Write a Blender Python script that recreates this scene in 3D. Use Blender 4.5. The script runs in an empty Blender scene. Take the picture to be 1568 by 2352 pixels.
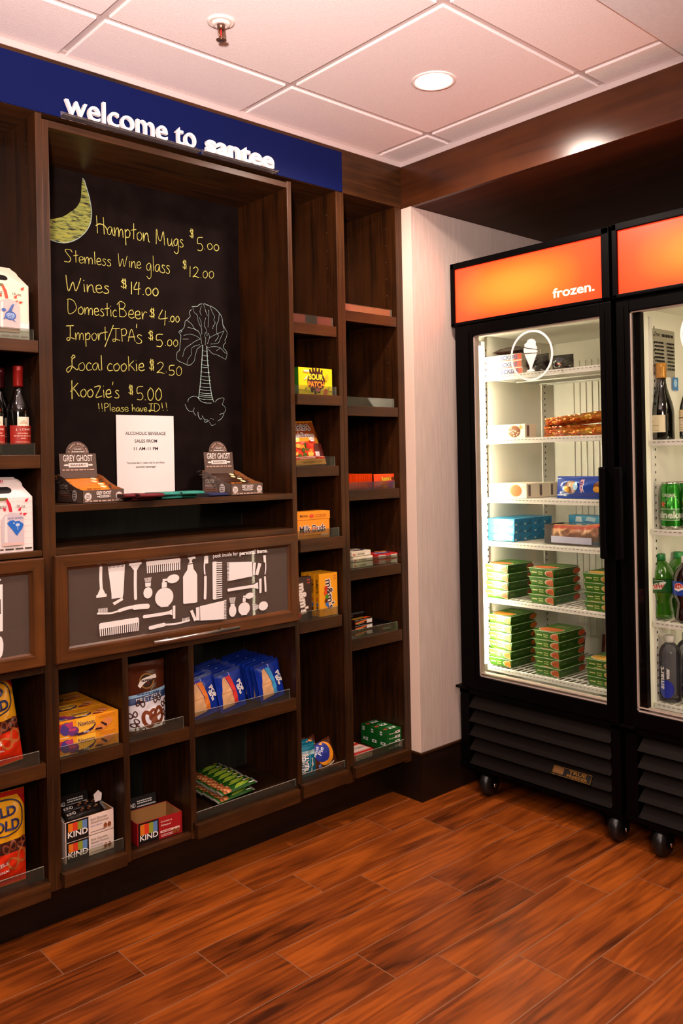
import bpy, bmesh, math, random
from mathutils import Vector, Matrix
from mathutils.geometry import tessellate_polygon

random.seed(7)
SC = bpy.context.scene
COL = SC.collection
V = Vector
PI = math.pi

# ------------------------------------------------------------------ camera
F, PPX, PPY = 1947.666, 790.561, 1054.214
YAW, PITCH, ROLL = 0.7339, 0.0016, -0.0192
CAM = V((-2.3513, -2.2536, 1.3002))
_fw = V((math.sin(YAW)*math.cos(PITCH), math.cos(YAW)*math.cos(PITCH), math.sin(PITCH)))
_r = V((math.cos(YAW), -math.sin(YAW), 0))
_u = _r.cross(_fw)
_c, _s = math.cos(ROLL), math.sin(ROLL)
RT, UP = _c*_r + _s*_u, -_s*_r + _c*_u
cd = bpy.data.cameras.new('camera')
cd.sensor_fit = 'HORIZONTAL'
cd.sensor_width = 36
cd.lens = 36*F/1568
cd.shift_x = (784-PPX)/1568
cd.shift_y = -(1176-PPY)/1568
cam = bpy.data.objects.new('camera', cd)
COL.objects.link(cam)
m4 = Matrix((RT, UP, -_fw)).transposed().to_4x4()
m4.translation = CAM
cam.matrix_world = m4
SC.camera = cam

def _ray(px, py): return _fw + RT*((px-PPX)/F) - UP*((py-PPY)/F)
def PY(px, py, y=0.0):
    d = _ray(px, py); return CAM + d*((y-CAM.y)/d.y)
def PX(px, py, x):
    d = _ray(px, py); return CAM + d*((x-CAM.x)/d.x)
def PZ(px, py, z):
    d = _ray(px, py); return CAM + d*((z-CAM.z)/d.z)

# ------------------------------------------------------------------ view, world, room light
SC.view_settings.view_transform = 'Standard'
SC.view_settings.look = 'None'
SC.view_settings.exposure = 0.0
SC.view_settings.gamma = 1.0
SC.view_settings.use_curve_mapping = False
SC.cycles.use_denoising = True
SC.cycles.max_bounces = 8
SC.cycles.transparent_max_bounces = 16
SC.cycles.sample_clamp_indirect = 4.0
SC.cycles.caustics_reflective = False
SC.cycles.caustics_refractive = False
w = bpy.data.worlds.new('world'); SC.world = w
w.use_nodes = True
w.node_tree.nodes['Background'].inputs[0].default_value = (1.0, 0.74, 0.66, 1)
w.node_tree.nodes['Background'].inputs[1].default_value = 0.025

def lamp(name, kind, loc, power, color, size=0.1, target=None, **kw):
    d = bpy.data.lights.new(name, kind); d.energy = power; d.color = color
    if kind == 'AREA': d.shape = 'DISK'; d.size = size
    elif kind in ('POINT', 'SPOT'): d.shadow_soft_size = size
    for k, v in kw.items(): setattr(d, k, v)
    o = bpy.data.objects.new(name, d); COL.objects.link(o); o.location = loc
    if target is not None:
        o.rotation_euler = (V(target)-V(loc)).to_track_quat('-Z', 'Y').to_euler()
    return o
WARM = (1.0, 0.77, 0.66)
# the lit recessed lamp in the picture, its neighbours along the room, and a fill lamp behind the visitor
lamp('downlight_lamp', 'SPOT', (-0.429, -0.556, 2.425), 80, WARM, .05, (-0.429, -0.556, 0), spot_size=2.9, spot_blend=.5)
lamp('room_lamp', 'SPOT', (-2.26, -0.62, 2.42), 60, WARM, .06, (-2.2, -0.6, 0), spot_size=2.9, spot_blend=.6)
lamp('room_lamp', 'SPOT', (-1.0, -1.9, 2.38), 70, WARM, .06, (-1.0, -1.6, 0), spot_size=2.9, spot_blend=.6)
lamp('front_fill', 'AREA', (-3.1, -3.3, 2.1), 66, WARM, .9, (-0.8, 0.0, .7))  # added, unseen: brightens the shelf fronts and goods
# the photographer's flash, tilted up so that its light comes back off the ceiling
lamp('bounce_flash', 'SPOT', (-2.45, -2.2, 1.5), 615, (1.0, .78, .74), .05, (-1.65, -1.25, 2.44), spot_size=1.32, spot_blend=1.0)

# ------------------------------------------------------------------ materials
def lin(c):
    return c/12.92 if c <= .04045 else ((c+.055)/1.055)**2.4
def hx(s):
    s = s.lstrip('#'); return tuple(lin(int(s[i:i+2], 16)/255) for i in (0, 2, 4))
_M = {}
def mat(name, col='888888', rough=.5, metal=0., spec=.5, emit=0., ecol=None, trans=0., coat=0., alpha=1.):
    if name in _M: return _M[name]
    m = bpy.data.materials.new(name); m.use_nodes = True
    b = m.node_tree.nodes['Principled BSDF']
    c = hx(col) if isinstance(col, str) else col
    b.inputs['Base Color'].default_value = (*c, 1)
    b.inputs['Roughness'].default_value = rough
    b.inputs['Metallic'].default_value = metal
    b.inputs['Specular IOR Level'].default_value = spec
    b.inputs['Coat Weight'].default_value = coat
    b.inputs['Transmission Weight'].default_value = trans
    if emit:
        e = hx(ecol) if isinstance(ecol, str) else (ecol or c)
        b.inputs['Emission Color'].default_value = (*e, 1)
        b.inputs['Emission Strength'].default_value = emit
    _M[name] = m
    return m
def C(hexs, rough=.45):
    return mat('print_%s_%d' % (hexs, round(rough*100)), hexs, rough)
def nd(nt, t, **kw):
    n = nt.nodes.new(t)
    for k, v in kw.items(): setattr(n, k, v)
    return n
def ramp(nt, stops):
    r = nd(nt, 'ShaderNodeValToRGB')
    e = r.color_ramp.elements
    while len(e) < len(stops): e.new(.5)
    for i, (p, c) in enumerate(stops):
        e[i].position = p; e[i].color = (*(hx(c) if isinstance(c, str) else c), 1)
    return r
def wood(name, axis, dark, light, rough=.36, scale=1.0, bump=.04):
    m = bpy.data.materials.new(name); m.use_nodes = True
    nt = m.node_tree; b = nt.nodes['Principled BSDF']; L = nt.links.new
    tc = nd(nt, 'ShaderNodeTexCoord')
    mp = nd(nt, 'ShaderNodeMapping')
    s = [55.*scale]*3; s[axis] = 3.2*scale
    mp.inputs['Scale'].default_value = s
    L(tc.outputs['Object'], mp.inputs[0])
    n1 = nd(nt, 'ShaderNodeTexNoise'); n1.inputs['Scale'].default_value = 1.0; n1.inputs['Detail'].default_value = 5
    n1.inputs['Distortion'].default_value = .6
    L(mp.outputs[0], n1.inputs[0])
    n2 = nd(nt, 'ShaderNodeTexNoise'); n2.inputs['Scale'].default_value = 5.0; n2.inputs['Detail'].default_value = 2
    L(tc.outputs['Object'], n2.inputs[0])
    mx = nd(nt, 'ShaderNodeMath', operation='ADD')
    k1 = nd(nt, 'ShaderNodeMath', operation='MULTIPLY'); k1.inputs[1].default_value = .62
    k2 = nd(nt, 'ShaderNodeMath', operation='MULTIPLY'); k2.inputs[1].default_value = .38
    L(n1.outputs[0], k1.inputs[0]); L(n2.outputs[0], k2.inputs[0])
    L(k1.outputs[0], mx.inputs[0]); L(k2.outputs[0], mx.inputs[1])
    r = ramp(nt, [(.34, dark), (.68, light)])
    L(mx.outputs[0], r.inputs[0]); L(r.outputs[0], b.inputs['Base Color'])
    b.inputs['Roughness'].default_value = rough
    b.inputs['Specular IOR Level'].default_value = .32
    bp = nd(nt, 'ShaderNodeBump'); bp.inputs['Strength'].default_value = bump; bp.inputs['Distance'].default_value = .002
    L(n1.outputs[0], bp.inputs['Height']); L(bp.outputs[0], b.inputs['Normal'])
    return m
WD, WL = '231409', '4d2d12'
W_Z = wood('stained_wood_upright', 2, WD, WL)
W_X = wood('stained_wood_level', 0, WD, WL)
W_SHADE = wood('stained_wood_shaded_panel', 2, '1a0d05', '44240c')  # darker copy of the upright wood, compartment shade put into its colour
W_Y = wood('stained_wood_shaded_deep', 1, '140b05', '311c0c')  # same wood for inner boards, darkened to carry the recess shade
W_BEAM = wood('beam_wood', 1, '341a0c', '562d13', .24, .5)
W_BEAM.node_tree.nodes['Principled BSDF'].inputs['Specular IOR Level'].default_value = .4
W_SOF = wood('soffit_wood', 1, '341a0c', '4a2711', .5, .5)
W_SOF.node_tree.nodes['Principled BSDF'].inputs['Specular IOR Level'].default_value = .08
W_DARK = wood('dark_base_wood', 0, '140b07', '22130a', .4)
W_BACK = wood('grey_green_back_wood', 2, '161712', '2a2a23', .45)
W_DOOR = wood('cabinet_door_wood', 0, '38210f', '653b19', .33)
W_DOORZ = wood('cabinet_door_stile_wood', 2, '38210f', '653b19', .33)

def noise_mat(name, c1, c2, scale=300, rough=.9, bump=.3, dist=.002, stretch=None):
    m = bpy.data.materials.new(name); m.use_nodes = True
    nt = m.node_tree; b = nt.nodes['Principled BSDF']; L = nt.links.new
    tc = nd(nt, 'ShaderNodeTexCoord'); mp = nd(nt, 'ShaderNodeMapping')
    mp.inputs['Scale'].default_value = stretch or (1, 1, 1)
    L(tc.outputs['Object'], mp.inputs[0])
    n = nd(nt, 'ShaderNodeTexNoise'); n.inputs['Scale'].default_value = scale; n.inputs['Detail'].default_value = 3
    L(mp.outputs[0], n.inputs[0])
    r = ramp(nt, [(.35, c1), (.65, c2)]); L(n.outputs[0], r.inputs[0]); L(r.outputs[0], b.inputs['Base Color'])
    b.inputs['Roughness'].default_value = rough; b.inputs['Specular IOR Level'].default_value = .25
    bp = nd(nt, 'ShaderNodeBump'); bp.inputs['Strength'].default_value = bump; bp.inputs['Distance'].default_value = dist
    L(n.outputs[0], bp.inputs['Height']); L(bp.outputs[0], b.inputs['Normal'])
    return m
M_TILE = noise_mat('ceiling_tile', 'e9dedb', 'f2e9e6', 260, .95, .35, .002)
M_GRID = mat('ceiling_grid_white', 'c2b4b0', .5)
M_PAPER = noise_mat('vinyl_wallcovering', 'c0b0a6', 'ccbcb2', 120, .6, .12, .001, (1, 1, .06))
M_DRY = noise_mat('painted_drywall', 'd2d0d1', 'd8d6d6', 60, .9, .05, .001)
M_BOARD = noise_mat('chalkboard_black', '130c0b', '1a1210', 14, .7, .02, .001)
M_BOARD.node_tree.nodes['Principled BSDF'].inputs['Specular IOR Level'].default_value = .04
M_BLUE = mat('blue_sign_panel', '081448', .5, spec=.1)
M_BLACK = mat('black_plastic', '040303', .45, spec=.06)
M_BLACKM = mat('black_painted_steel', '050403', .45, spec=.08)
M_LINER = mat('white_liner', 'eeebdf', .35)
M_WIRE = mat('white_coated_wire', 'e6e4dc', .35)
M_STEEL = mat('brushed_steel', 'b9b3ae', .3, 1.)
M_CHROME = mat('chrome', 'd0ccc8', .12, 1.)
M_WHITE = mat('white_vinyl', 'f2eeec', .5)

def glassy(name, tint=(1, 1, 1), haze=0., hazecol=(.5, .5, .5), ior=1.45, refl=1., rough=.0):
    m = bpy.data.materials.new(name); m.use_nodes = True
    nt = m.node_tree; L = nt.links.new
    nt.nodes.remove(nt.nodes['Principled BSDF'])
    out = nt.nodes['Material Output']
    tr = nd(nt, 'ShaderNodeBsdfTransparent'); tr.inputs[0].default_value = (*tint, 1)
    gl = nd(nt, 'ShaderNodeBsdfGlossy'); gl.inputs['Roughness'].default_value = rough
    fr = nd(nt, 'ShaderNodeFresnel'); fr.inputs[0].default_value = ior
    mu = nd(nt, 'ShaderNodeMath', operation='MULTIPLY'); mu.inputs[1].default_value = refl
    L(fr.outputs[0], mu.inputs[0])
    a = tr
    if haze:
        df = nd(nt, 'ShaderNodeBsdfDiffuse'); df.inputs[0].default_value = (*hazecol, 1)
        mh = nd(nt, 'ShaderNodeMixShader'); mh.inputs[0].default_value = haze
        L(tr.outputs[0], mh.inputs[1]); L(df.outputs[0], mh.inputs[2]); a = mh
    mx = nd(nt, 'ShaderNodeMixShader')
    L(mu.outputs[0], mx.inputs[0]); L(a.outputs[0], mx.inputs[1]); L(gl.outputs[0], mx.inputs[2])
    L(mx.outputs[0], out.inputs[0])
    return m
G_LIP = glassy('acrylic_lip', (.84, .86, .80), .06, (.26, .26, .21), 1.45, .5)
G_EDGE = mat('acrylic_edge', '97998c', .3)
G_DOOR = glassy('fridge_door_glass', (.97, .98, .96), .0, (1, 1, 1), 1.4, .55)
G_CAB = glassy('smoked_cabinet_glass', (.5, .47, .45), .55, hx('6e5d54'), 1.45, .6)
G_CLEAR = glassy('clear_film', (.93, .93, .93), .05, (.8, .8, .8), 1.45, 1.0, .1)

# ------------------------------------------------------------------ mesh building
_texts = {}
def text_geo(s, bold=0.0, res=3):
    k = (s, bold, res)
    if k in _texts: return _texts[k]
    cu = bpy.data.curves.new('t', 'FONT'); cu.body = s; cu.resolution_u = res; cu.offset = bold; cu.fill_mode = 'FRONT'
    ob = bpy.data.objects.new('t', cu); COL.objects.link(ob)
    me = bpy.data.meshes.new_from_object(ob.evaluated_get(bpy.context.evaluated_depsgraph_get()))
    vs = [(v.co.x, v.co.y) for v in me.vertices]; fs = [tuple(p.vertices) for p in me.polygons]
    bpy.data.objects.remove(ob); bpy.data.curves.remove(cu); bpy.data.meshes.remove(me)
    if vs:
        x0 = min(v[0] for v in vs); x1 = max(v[0] for v in vs); y0 = min(v[1] for v in vs); y1 = max(v[1] for v in vs)
        vs = [((x-x0)/max(x1-x0, 1e-6), (y-y0)/max(y1-y0, 1e-6)) for x, y in vs]
    _texts[k] = (vs, fs)
    return _texts[k]

class MB:
    def __init__(s): s.v, s.f, s.m, s.sm, s.mats = [], [], [], [], []
    def mi(s, m):
        if m not in s.mats: s.mats.append(m)
        return s.mats.index(m)
    def add(s, vs, fs, m, smooth=False, xf=None):
        b = len(s.v); i = s.mi(m)
        s.v += [tuple(xf @ V(p)) if xf else tuple(p) for p in vs]
        for f in fs: s.f.append(tuple(b+k for k in f)); s.m.append(i); s.sm.append(smooth)
        return s
    def box(s, x0, x1, y0, y1, z0, z1, m, bev=0., xf=None):
        x0, x1 = min(x0, x1), max(x0, x1); y0, y1 = min(y0, y1), max(y0, y1); z0, z1 = min(z0, z1), max(z0, z1)
        if bev <= 0:
            vs = [(x, y, z) for x in (x0, x1) for y in (y0, y1) for z in (z0, z1)]
            fs = [(0, 1, 3, 2), (4, 6, 7, 5), (0, 4, 5, 1), (2, 3, 7, 6), (0, 2, 6, 4), (1, 5, 7, 3)]
            return s.add(vs, fs, m, False, xf)
        bm = bmesh.new(); bmesh.ops.create_cube(bm, size=1)
        for v in bm.verts: v.co = V(((x0+x1)/2+v.co.x*(x1-x0), (y0+y1)/2+v.co.y*(y1-y0), (z0+z1)/2+v.co.z*(z1-z0)))
        bmesh.ops.bevel(bm, geom=bm.edges[:], offset=min(bev, .45*min(x1-x0, y1-y0, z1-z0)), segments=2, profile=.6, affect='EDGES')
        bm.verts.index_update()
        s.add([v.co[:] for v in bm.verts], [tuple(v.index for v in f.verts) for f in bm.faces], m, False, xf)
        bm.free(); return s
    def prism(s, pts, vec, m, xf=None, smooth=False):
        """closed planar outline (3D points) pushed along vec"""
        n = len(pts); vec = V(vec)
        a = [V(p) for p in pts]; b = [p+vec for p in a]
        tri = tessellate_polygon([a])
        fs = [tuple(t) for t in tri] + [tuple(n+k for k in reversed(t)) for t in tri]
        s.add(a+b, fs, m, False, xf)
        return s.add(a+b, [(i, (i+1) % n, n+(i+1) % n, n+i) for i in range(n)], m, smooth, xf)
    def tube(s, pts, r, m, n=8, closed=False, xf=None):
        pts = [V(p) for p in pts]; N = len(pts); vs = []; fs = []
        rr = r if isinstance(r, (list, tuple)) else [r]*N
        prev = None
        for i, p in enumerate(pts):
            d = (pts[min(i+1, N-1)]-pts[max(i-1, 0)]).normalized() if not closed else (pts[(i+1) % N]-pts[i-1]).normalized()
            if prev is None: a = d.orthogonal().normalized()
            else:
                a = prev-d*prev.dot(d); a = a.normalized() if a.length > 1e-6 else d.orthogonal().normalized()
            prev = a; b = d.cross(a)
            vs += [p+(a*math.cos(2*PI*k/n)+b*math.sin(2*PI*k/n))*rr[i] for k in range(n)]
        for i in range(N if closed else N-1):
            j = (i+1) % N
            fs += [(i*n+k, i*n+(k+1) % n, j*n+(k+1) % n, j*n+k) for k in range(n)]
        s.add(vs, fs, m, True, xf)
        if not closed: s.add(vs[:n]+vs[-n:], [tuple(range(n-1, -1, -1)), tuple(range(n, 2*n))], m, False, xf)
        return s
    def lathe(s, prof, m, n=28, c=(0, 0, 0), xf=None, smooth=True):
        """prof: (r,z) pairs about the z axis; m one material or one per segment"""
        c = V(c); vs = []; k = len(prof)
        for r, z in prof:
            vs += [c+V((r*math.cos(2*PI*i/n), r*math.sin(2*PI*i/n), z)) for i in range(n)]
        for j in range(k-1):
            fs = [(j*n+i, j*n+(i+1) % n, (j+1)*n+(i+1) % n, (j+1)*n+i) for i in range(n)]
            s.add(vs, fs, m[j] if isinstance(m, list) else m, smooth, xf)
        ml = m if isinstance(m, list) else [m]
        if prof[0][0] > 1e-5: s.add(vs[:n], [tuple(range(n-1, -1, -1))], ml[0], False, xf)
        if prof[-1][0] > 1e-5: s.add(vs[-n:], [tuple(range(n))], ml[-1], False, xf)
        return s
    def mesh(s, name, o=(0, 0, 0)):
        me = bpy.data.meshes.new(name); o = V(o)
        me.from_pydata([tuple(V(p)-o) for p in s.v], [], s.f)
        for m in s.mats: me.materials.append(m)
        me.polygons.foreach_set('material_index', s.m); me.polygons.foreach_set('use_smooth', s.sm)
        me.validate(); me.update()
        bm = bmesh.new(); bm.from_mesh(me)
        bmesh.ops.remove_doubles(bm, verts=bm.verts, dist=1e-6)
        bm.to_mesh(me); bm.free()
        return me
    def build(s, name, parent=None, o=None, loc=None, rot=0.0):
        """verts are world coordinates when o (origin) is given, else local ones placed at loc"""
        if o is not None:
            me = s.mesh(name, o); ob = bpy.data.objects.new(name, me); COL.objects.link(ob)
            if parent: ob.parent = parent; ob.location = V(o)-wloc(parent)
            else: ob.location = o
        else:
            me = s.mesh(name); ob = bpy.data.objects.new(name, me); COL.objects.link(ob)
            if parent: ob.parent = parent
            ob.location = loc or (0, 0, 0); ob.rotation_euler = (0, 0, rot)
        return ob
def wloc(o):
    p = V(o.location)
    while o.parent: o = o.parent; p += V(o.location)
    return p
def tag(o, label=None, cat=None, group=None, kind=None):
    if label: o['label'] = label
    if cat: o['category'] = cat
    if group: o['group'] = group
    if kind: o['kind'] = kind
    return o
def thing(name, label, cat, loc, rot=0., group=None):
    o = bpy.data.objects.new(name, None); COL.objects.link(o)
    o.location = loc; o.rotation_euler = (0, 0, rot); o.empty_display_size = .05
    return tag(o, label, cat, group)
def dup(o, loc=None, rot=None, label=None):
    r = o.copy(); COL.objects.link(r)
    if loc is not None: r.location = loc
    if rot is not None: r.rotation_euler = rot if isinstance(rot, tuple) else (0, 0, rot)
    if label: r['label'] = label
    for ch in list(o.children):
        c = ch.copy(); COL.objects.link(c); c.parent = r
        for g in list(ch.children):
            d = g.copy(); COL.objects.link(d); d.parent = c
    return r

class Art:
    """flat print laid on a surface: mf(u, v, lift) -> 3D point"""
    def __init__(s, mb, mf, step=.00022, base=.0003, sub=0):
        s.mb, s.mf, s.step, s.l, s.sub = mb, mf, step, base, sub
    def _put(s, vs, fs, m):
        s.l += s.step
        if s.sub > 0: vs, fs = s._fine(vs, fs)
        s.mb.add([s.mf(u, v, s.l) for u, v in vs], fs, m, s.sub > 0)
        return s
    def _fine(s, vs, fs, lim=.0085):
        """split long triangles so that the print follows a curved surface"""
        vs = list(vs); st = []; out = []; mid = {}
        for f in fs:
            for i in range(1, len(f)-1): st.append((f[0], f[i], f[i+1]))
        def d(a, b): return (vs[a][0]-vs[b][0])**2+(vs[a][1]-vs[b][1])**2
        while st:
            a, b, c = st.pop(); e = (d(a, b), d(b, c), d(c, a)); k = e.index(max(e))
            if e[k] < lim*lim: out.append((a, b, c)); continue
            a, b, c = ((a, b, c), (b, c, a), (c, a, b))[k]; key = (min(a, b), max(a, b))
            if key not in mid: mid[key] = len(vs); vs.append(((vs[a][0]+vs[b][0])/2, (vs[a][1]+vs[b][1])/2))
            q = mid[key]; st += [(a, q, c), (q, b, c)]
        return vs, out
    def rect(s, u0, v0, u1, v1, m, n=None):
        k = 1
        vs = [(u0+(u1-u0)*i/k, v0+(v1-v0)*j/k) for j in range(k+1) for i in range(k+1)]
        fs = [(j*(k+1)+i, j*(k+1)+i+1, (j+1)*(k+1)+i+1, (j+1)*(k+1)+i) for j in range(k) for i in range(k)]
        return s._put(vs, fs, m)
    def poly(s, pts, m):
        p = [V((a, b, 0)) for a, b in pts]
        t = tessellate_polygon([p]); fs = []
        for q in t:
            a, b, c = (p[i] for i in q)
            fs.append(tuple(q) if (b-a).cross(c-a).z > 0 else tuple(reversed(q)))
        return s._put(pts, fs, m)
    def disc(s, cx, cy, rx, ry, m, n=24, rings=1):
        rings = max(rings, 3 if s.sub else 1)
        vs = [(cx, cy)]; fs = []
        for j in range(1, rings+1):
            vs += [(cx+rx*j/rings*math.cos(2*PI*i/n), cy+ry*j/rings*math.sin(2*PI*i/n)) for i in range(n)]
        fs += [(0, 1+i, 1+(i+1) % n) for i in range(n)]
        for j in range(1, rings):
            a = 1+(j-1)*n; b = 1+j*n
            fs += [(a+i, b+i, b+(i+1) % n, a+(i+1) % n) for i in range(n)]
        return s._put(vs, fs, m)
    def ring(s, cx, cy, rx, ry, t, m, n=32):
        vs = [(cx+rx*math.cos(2*PI*i/n), cy+ry*math.sin(2*PI*i/n)) for i in range(n)]
        vs += [(cx+(rx-t)*math.cos(2*PI*i/n), cy+(ry-t)*math.sin(2*PI*i/n)) for i in range(n)]
        return s._put(vs, [(i, (i+1) % n, n+(i+1) % n, n+i) for i in range(n)], m)
    def line(s, pts, wd, m):
        pts = [V((a, b)) for a, b in pts]; vs = []; N = len(pts)
        for i, p in enumerate(pts):
            d = pts[min(i+1, N-1)]-pts[max(i-1, 0)]
            d = d.normalized() if d.length > 1e-9 else V((1, 0))
            q = V((-d.y, d.x))*wd/2; vs += [tuple(p-q), tuple(p+q)]
        return s._put(vs, [(2*i, 2*i+2, 2*i+3, 2*i+1) for i in range(N-1)], m)
    def text(s, t, u0, v0, wd, ht, m, bold=0., shear=0., rot=0., arc=0., slope=0.):
        vs, fs = text_geo(t, bold); c, d = math.cos(rot), math.sin(rot); out = []
        for x, y in vs:
            a, b = x*wd+shear*y*ht, y*ht+slope*x*wd+arc*4*x*(1-x)
            out.append((u0+a*c-b*d, v0+a*d+b*c))
        return s._put(out, fs, m)
    def bars(s, u0, v0, wd, ht, m, lines=1, seed=0):
        """rows of tiny print too small to read: little word-length dashes"""
        rnd = random.Random(seed); lh = ht/lines
        for i in range(lines):
            u = u0; y = v0+ht-(i+.75)*lh
            vs = []; fs = []
            while u < u0+wd*.97:
                k = min(rnd.uniform(.05, .16)*wd, u0+wd-u); b = len(vs)
                vs += [(u, y), (u+k, y), (u+k, y+lh*.5), (u, y+lh*.5)]; fs.append((b, b+1, b+2, b+3)); u += k+.03*wd
            s._put(vs, fs, m)
        return s
def plane_map(o, U, W):
    o, U, W = V(o), V(U).normalized(), V(W).normalized(); N = U.cross(W)
    return lambda u, v, l: o+U*u+W*v+N*l
def smooth_line(pts, k=5):
    """Catmull-Rom through the points"""
    if len(pts) < 3: return pts
    P = [pts[0]]+list(pts)+[pts[-1]]; out = []
    for i in range(1, len(P)-2):
        p0, p1, p2, p3 = P[i-1], P[i], P[i+1], P[i+2]
        for j in range(k):
            t = j/k
            out.append(tuple(.5*((2*b)+(c-a)*t+(2*a-5*b+4*c-d)*t*t+(3*b-a-3*c+d)*t**3) for a, b, c, d in zip(p0, p1, p2, p3)))
    out.append(tuple(pts[-1])); return out

# ------------------------------------------------------------------ the room
H = 2.4427; ZB = 2.2576; ZT = 2.4172; T = .6096
def floor_mat():
    m = bpy.data.materials.new('plank_tile_floor'); m.use_nodes = True
    nt = m.node_tree; b = nt.nodes['Principled BSDF']; L = nt.links.new
    tc = nd(nt, 'ShaderNodeTexCoord'); sp = nd(nt, 'ShaderNodeSeparateXYZ'); L(tc.outputs['Object'], sp.inputs[0])
    def mth(op, a, bb=None):
        n = nd(nt, 'ShaderNodeMath', operation=op)
        for i, q in enumerate((a, bb)):
            if q is None: continue
            if isinstance(q, (int, float)): n.inputs[i].default_value = q
            else: L(q, n.inputs[i])
        return n.outputs[0]
    v = mth('DIVIDE', mth('SUBTRACT', .005, sp.outputs['Y']), .1502)
    row = mth('FLOOR', v); fv = mth('FRACT', v)
    u = mth('DIVIDE', mth('SUBTRACT', mth('SUBTRACT', sp.outputs['X'], -1.449), mth('MULTIPLY', row, .15)), .597)
    cl = mth('FLOOR', u); fu = mth('FRACT', u)
    du = mth('MULTIPLY', mth('MINIMUM', fu, mth('SUBTRACT', 1., fu)), .597)
    dv = mth('MULTIPLY', mth('MINIMUM', fv, mth('SUBTRACT', 1., fv)), .1502)
    gap = mth('LESS_THAN', mth('MINIMUM', du, dv), .0014)
    cb = nd(nt, 'ShaderNodeCombineXYZ'); L(row, cb.inputs[0]); L(cl, cb.inputs[1])
    wn = nd(nt, 'ShaderNodeTexWhiteNoise'); L(cb.outputs[0], wn.inputs[0])
    off = nd(nt, 'ShaderNodeVectorMath', operation='SCALE'); L(wn.outputs['Color'], off.inputs[0]); off.inputs['Scale'].default_value = 20
    ad = nd(nt, 'ShaderNodeVectorMath', operation='ADD'); L(tc.outputs['Object'], ad.inputs[0]); L(off.outputs[0], ad.inputs[1])
    mp = nd(nt, 'ShaderNodeMapping'); mp.inputs['Scale'].default_value = (2.2, 26, 10); L(ad.outputs[0], mp.inputs[0])
    n1 = nd(nt, 'ShaderNodeTexNoise'); n1.inputs['Scale'].default_value = 1.5; n1.inputs['Detail'].default_value = 6; n1.inputs['Distortion'].default_value = 1.1
    L(mp.outputs[0], n1.inputs[0])
    n2 = nd(nt, 'ShaderNodeTexNoise'); n2.inputs['Scale'].default_value = 4.; n2.inputs['Detail'].default_value = 2
    mp2 = nd(nt, 'ShaderNodeMapping'); mp2.inputs['Scale'].default_value = (1, 2.4, 1); L(ad.outputs[0], mp2.inputs[0]); L(mp2.outputs[0], n2.inputs[0])
    f = mth('ADD', mth('ADD', mth('MULTIPLY', n1.outputs[0], .62), mth('MULTIPLY', n2.outputs[0], .32)), mth('MULTIPLY', wn.outputs['Value'], .13))
    r = ramp(nt, [(.34, FL[0]), (.50, FL[1]), (.68, FL[2])]); L(f, r.inputs[0])
    mx = nd(nt, 'ShaderNodeMix', data_type='RGBA'); L(gap, mx.inputs[0]); L(r.outputs[0], mx.inputs[6]); mx.inputs[7].default_value = (*hx('8a6148'), 1)
    L(mx.outputs[2], b.inputs['Base Color'])
    rr = mth('ADD', mth('MULTIPLY', n1.outputs[0], .15), .30); L(rr, b.inputs['Roughness'])
    b.inputs['Specular IOR Level'].default_value = .35
    bp = nd(nt, 'ShaderNodeBump'); bp.inputs['Strength'].default_value = .25; bp.inputs['Distance'].default_value = .002
    L(mth('SUBTRACT', mth('MULTIPLY', n1.outputs[0], .35), gap), bp.inputs['Height']); L(bp.outputs[0], b.inputs['Normal'])
    return m
FL = ('421c07', '7c3a10', 'a85418')
fl = MB().box(-5, 1.0, -4.6, .45, -.05, 0, floor_mat()).build('floor', o=(0, 0, 0))
tag(fl, 'reddish brown wood plank tile floor with thin pale joints', 'floor', kind='structure')

# ceiling: lay-in tiles with dropped faces, the grid of tees between them, white angle along the walls
GX, GY = -.1281, -.2554
BULK_Y = PZ(1515, 92, 2.415).y
ct = MB()
for i in range(-8, 2):
    for j in range(-1, 3):
        x0, x1 = GX+(i-1)*T+.011, GX+i*T-.011
        y1, y0 = GY-j*T-.011, GY-(j+1)*T+.011
        if i == 1: x0, x1 = GX+.011, -.004
        if j == -1: y0, y1 = GY+.011, -.004
        y0 = max(y0, BULK_Y-.05)
        if y1 <= y0: continue
        ct.box(x0, x1, y0, y1, H-.007, H+.02, M_TILE, .003)
ct.box(-5, 0, BULK_Y-.05, 0, H+.012, H+.05, M_GRID)
tag(ct.build('ceiling', o=(-.4, -.5, H)), 'white lay-in tile ceiling glowing pink', 'ceiling', kind='structure')
gr = MB()
for i in range(-8, 1): gr.box(GX+i*T-.012, GX+i*T+.012, BULK_Y-.05, 0, H, H+.006, M_GRID)
for j in range(0, 3):
    if GY-j*T > BULK_Y: gr.box(-5, 0, GY-j*T-.012, GY-j*T+.012, H+.0006, H+.0066, M_GRID)
tag(gr.build('trim_1', o=(-.4, -.5, H)), 'white metal tee grid between the ceiling tiles', 'ceiling grid', kind='structure')
an = MB()
an.box(-5, -.003, -.003, 0, ZT, H, M_GRID); an.box(-5, -.003, -.022, 0, H-.002, H, M_GRID)
tag(an.build('trim_2', o=(-1, 0, H)), 'white metal wall angle above the blue sign band', 'ceiling trim', kind='structure')
an = MB()
an.box(-.003, 0, BULK_Y, 0, ZT, H, M_GRID); an.box(-.022, 0, BULK_Y, -.003, H-.002, H, M_GRID)
tag(an.build('trim_3', o=(0, -.5, H)), 'white metal wall angle above the dark beam', 'ceiling trim', kind='structure')
bk = MB().box(-5, 0, -4.6, BULK_Y, 2.415, H+.1, M_DRY)
tag(bk.build('trim_4', o=(-1, -2, 2.415)), 'grey painted drywall bulkhead at the upper right corner', 'bulkhead', kind='structure')

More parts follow.
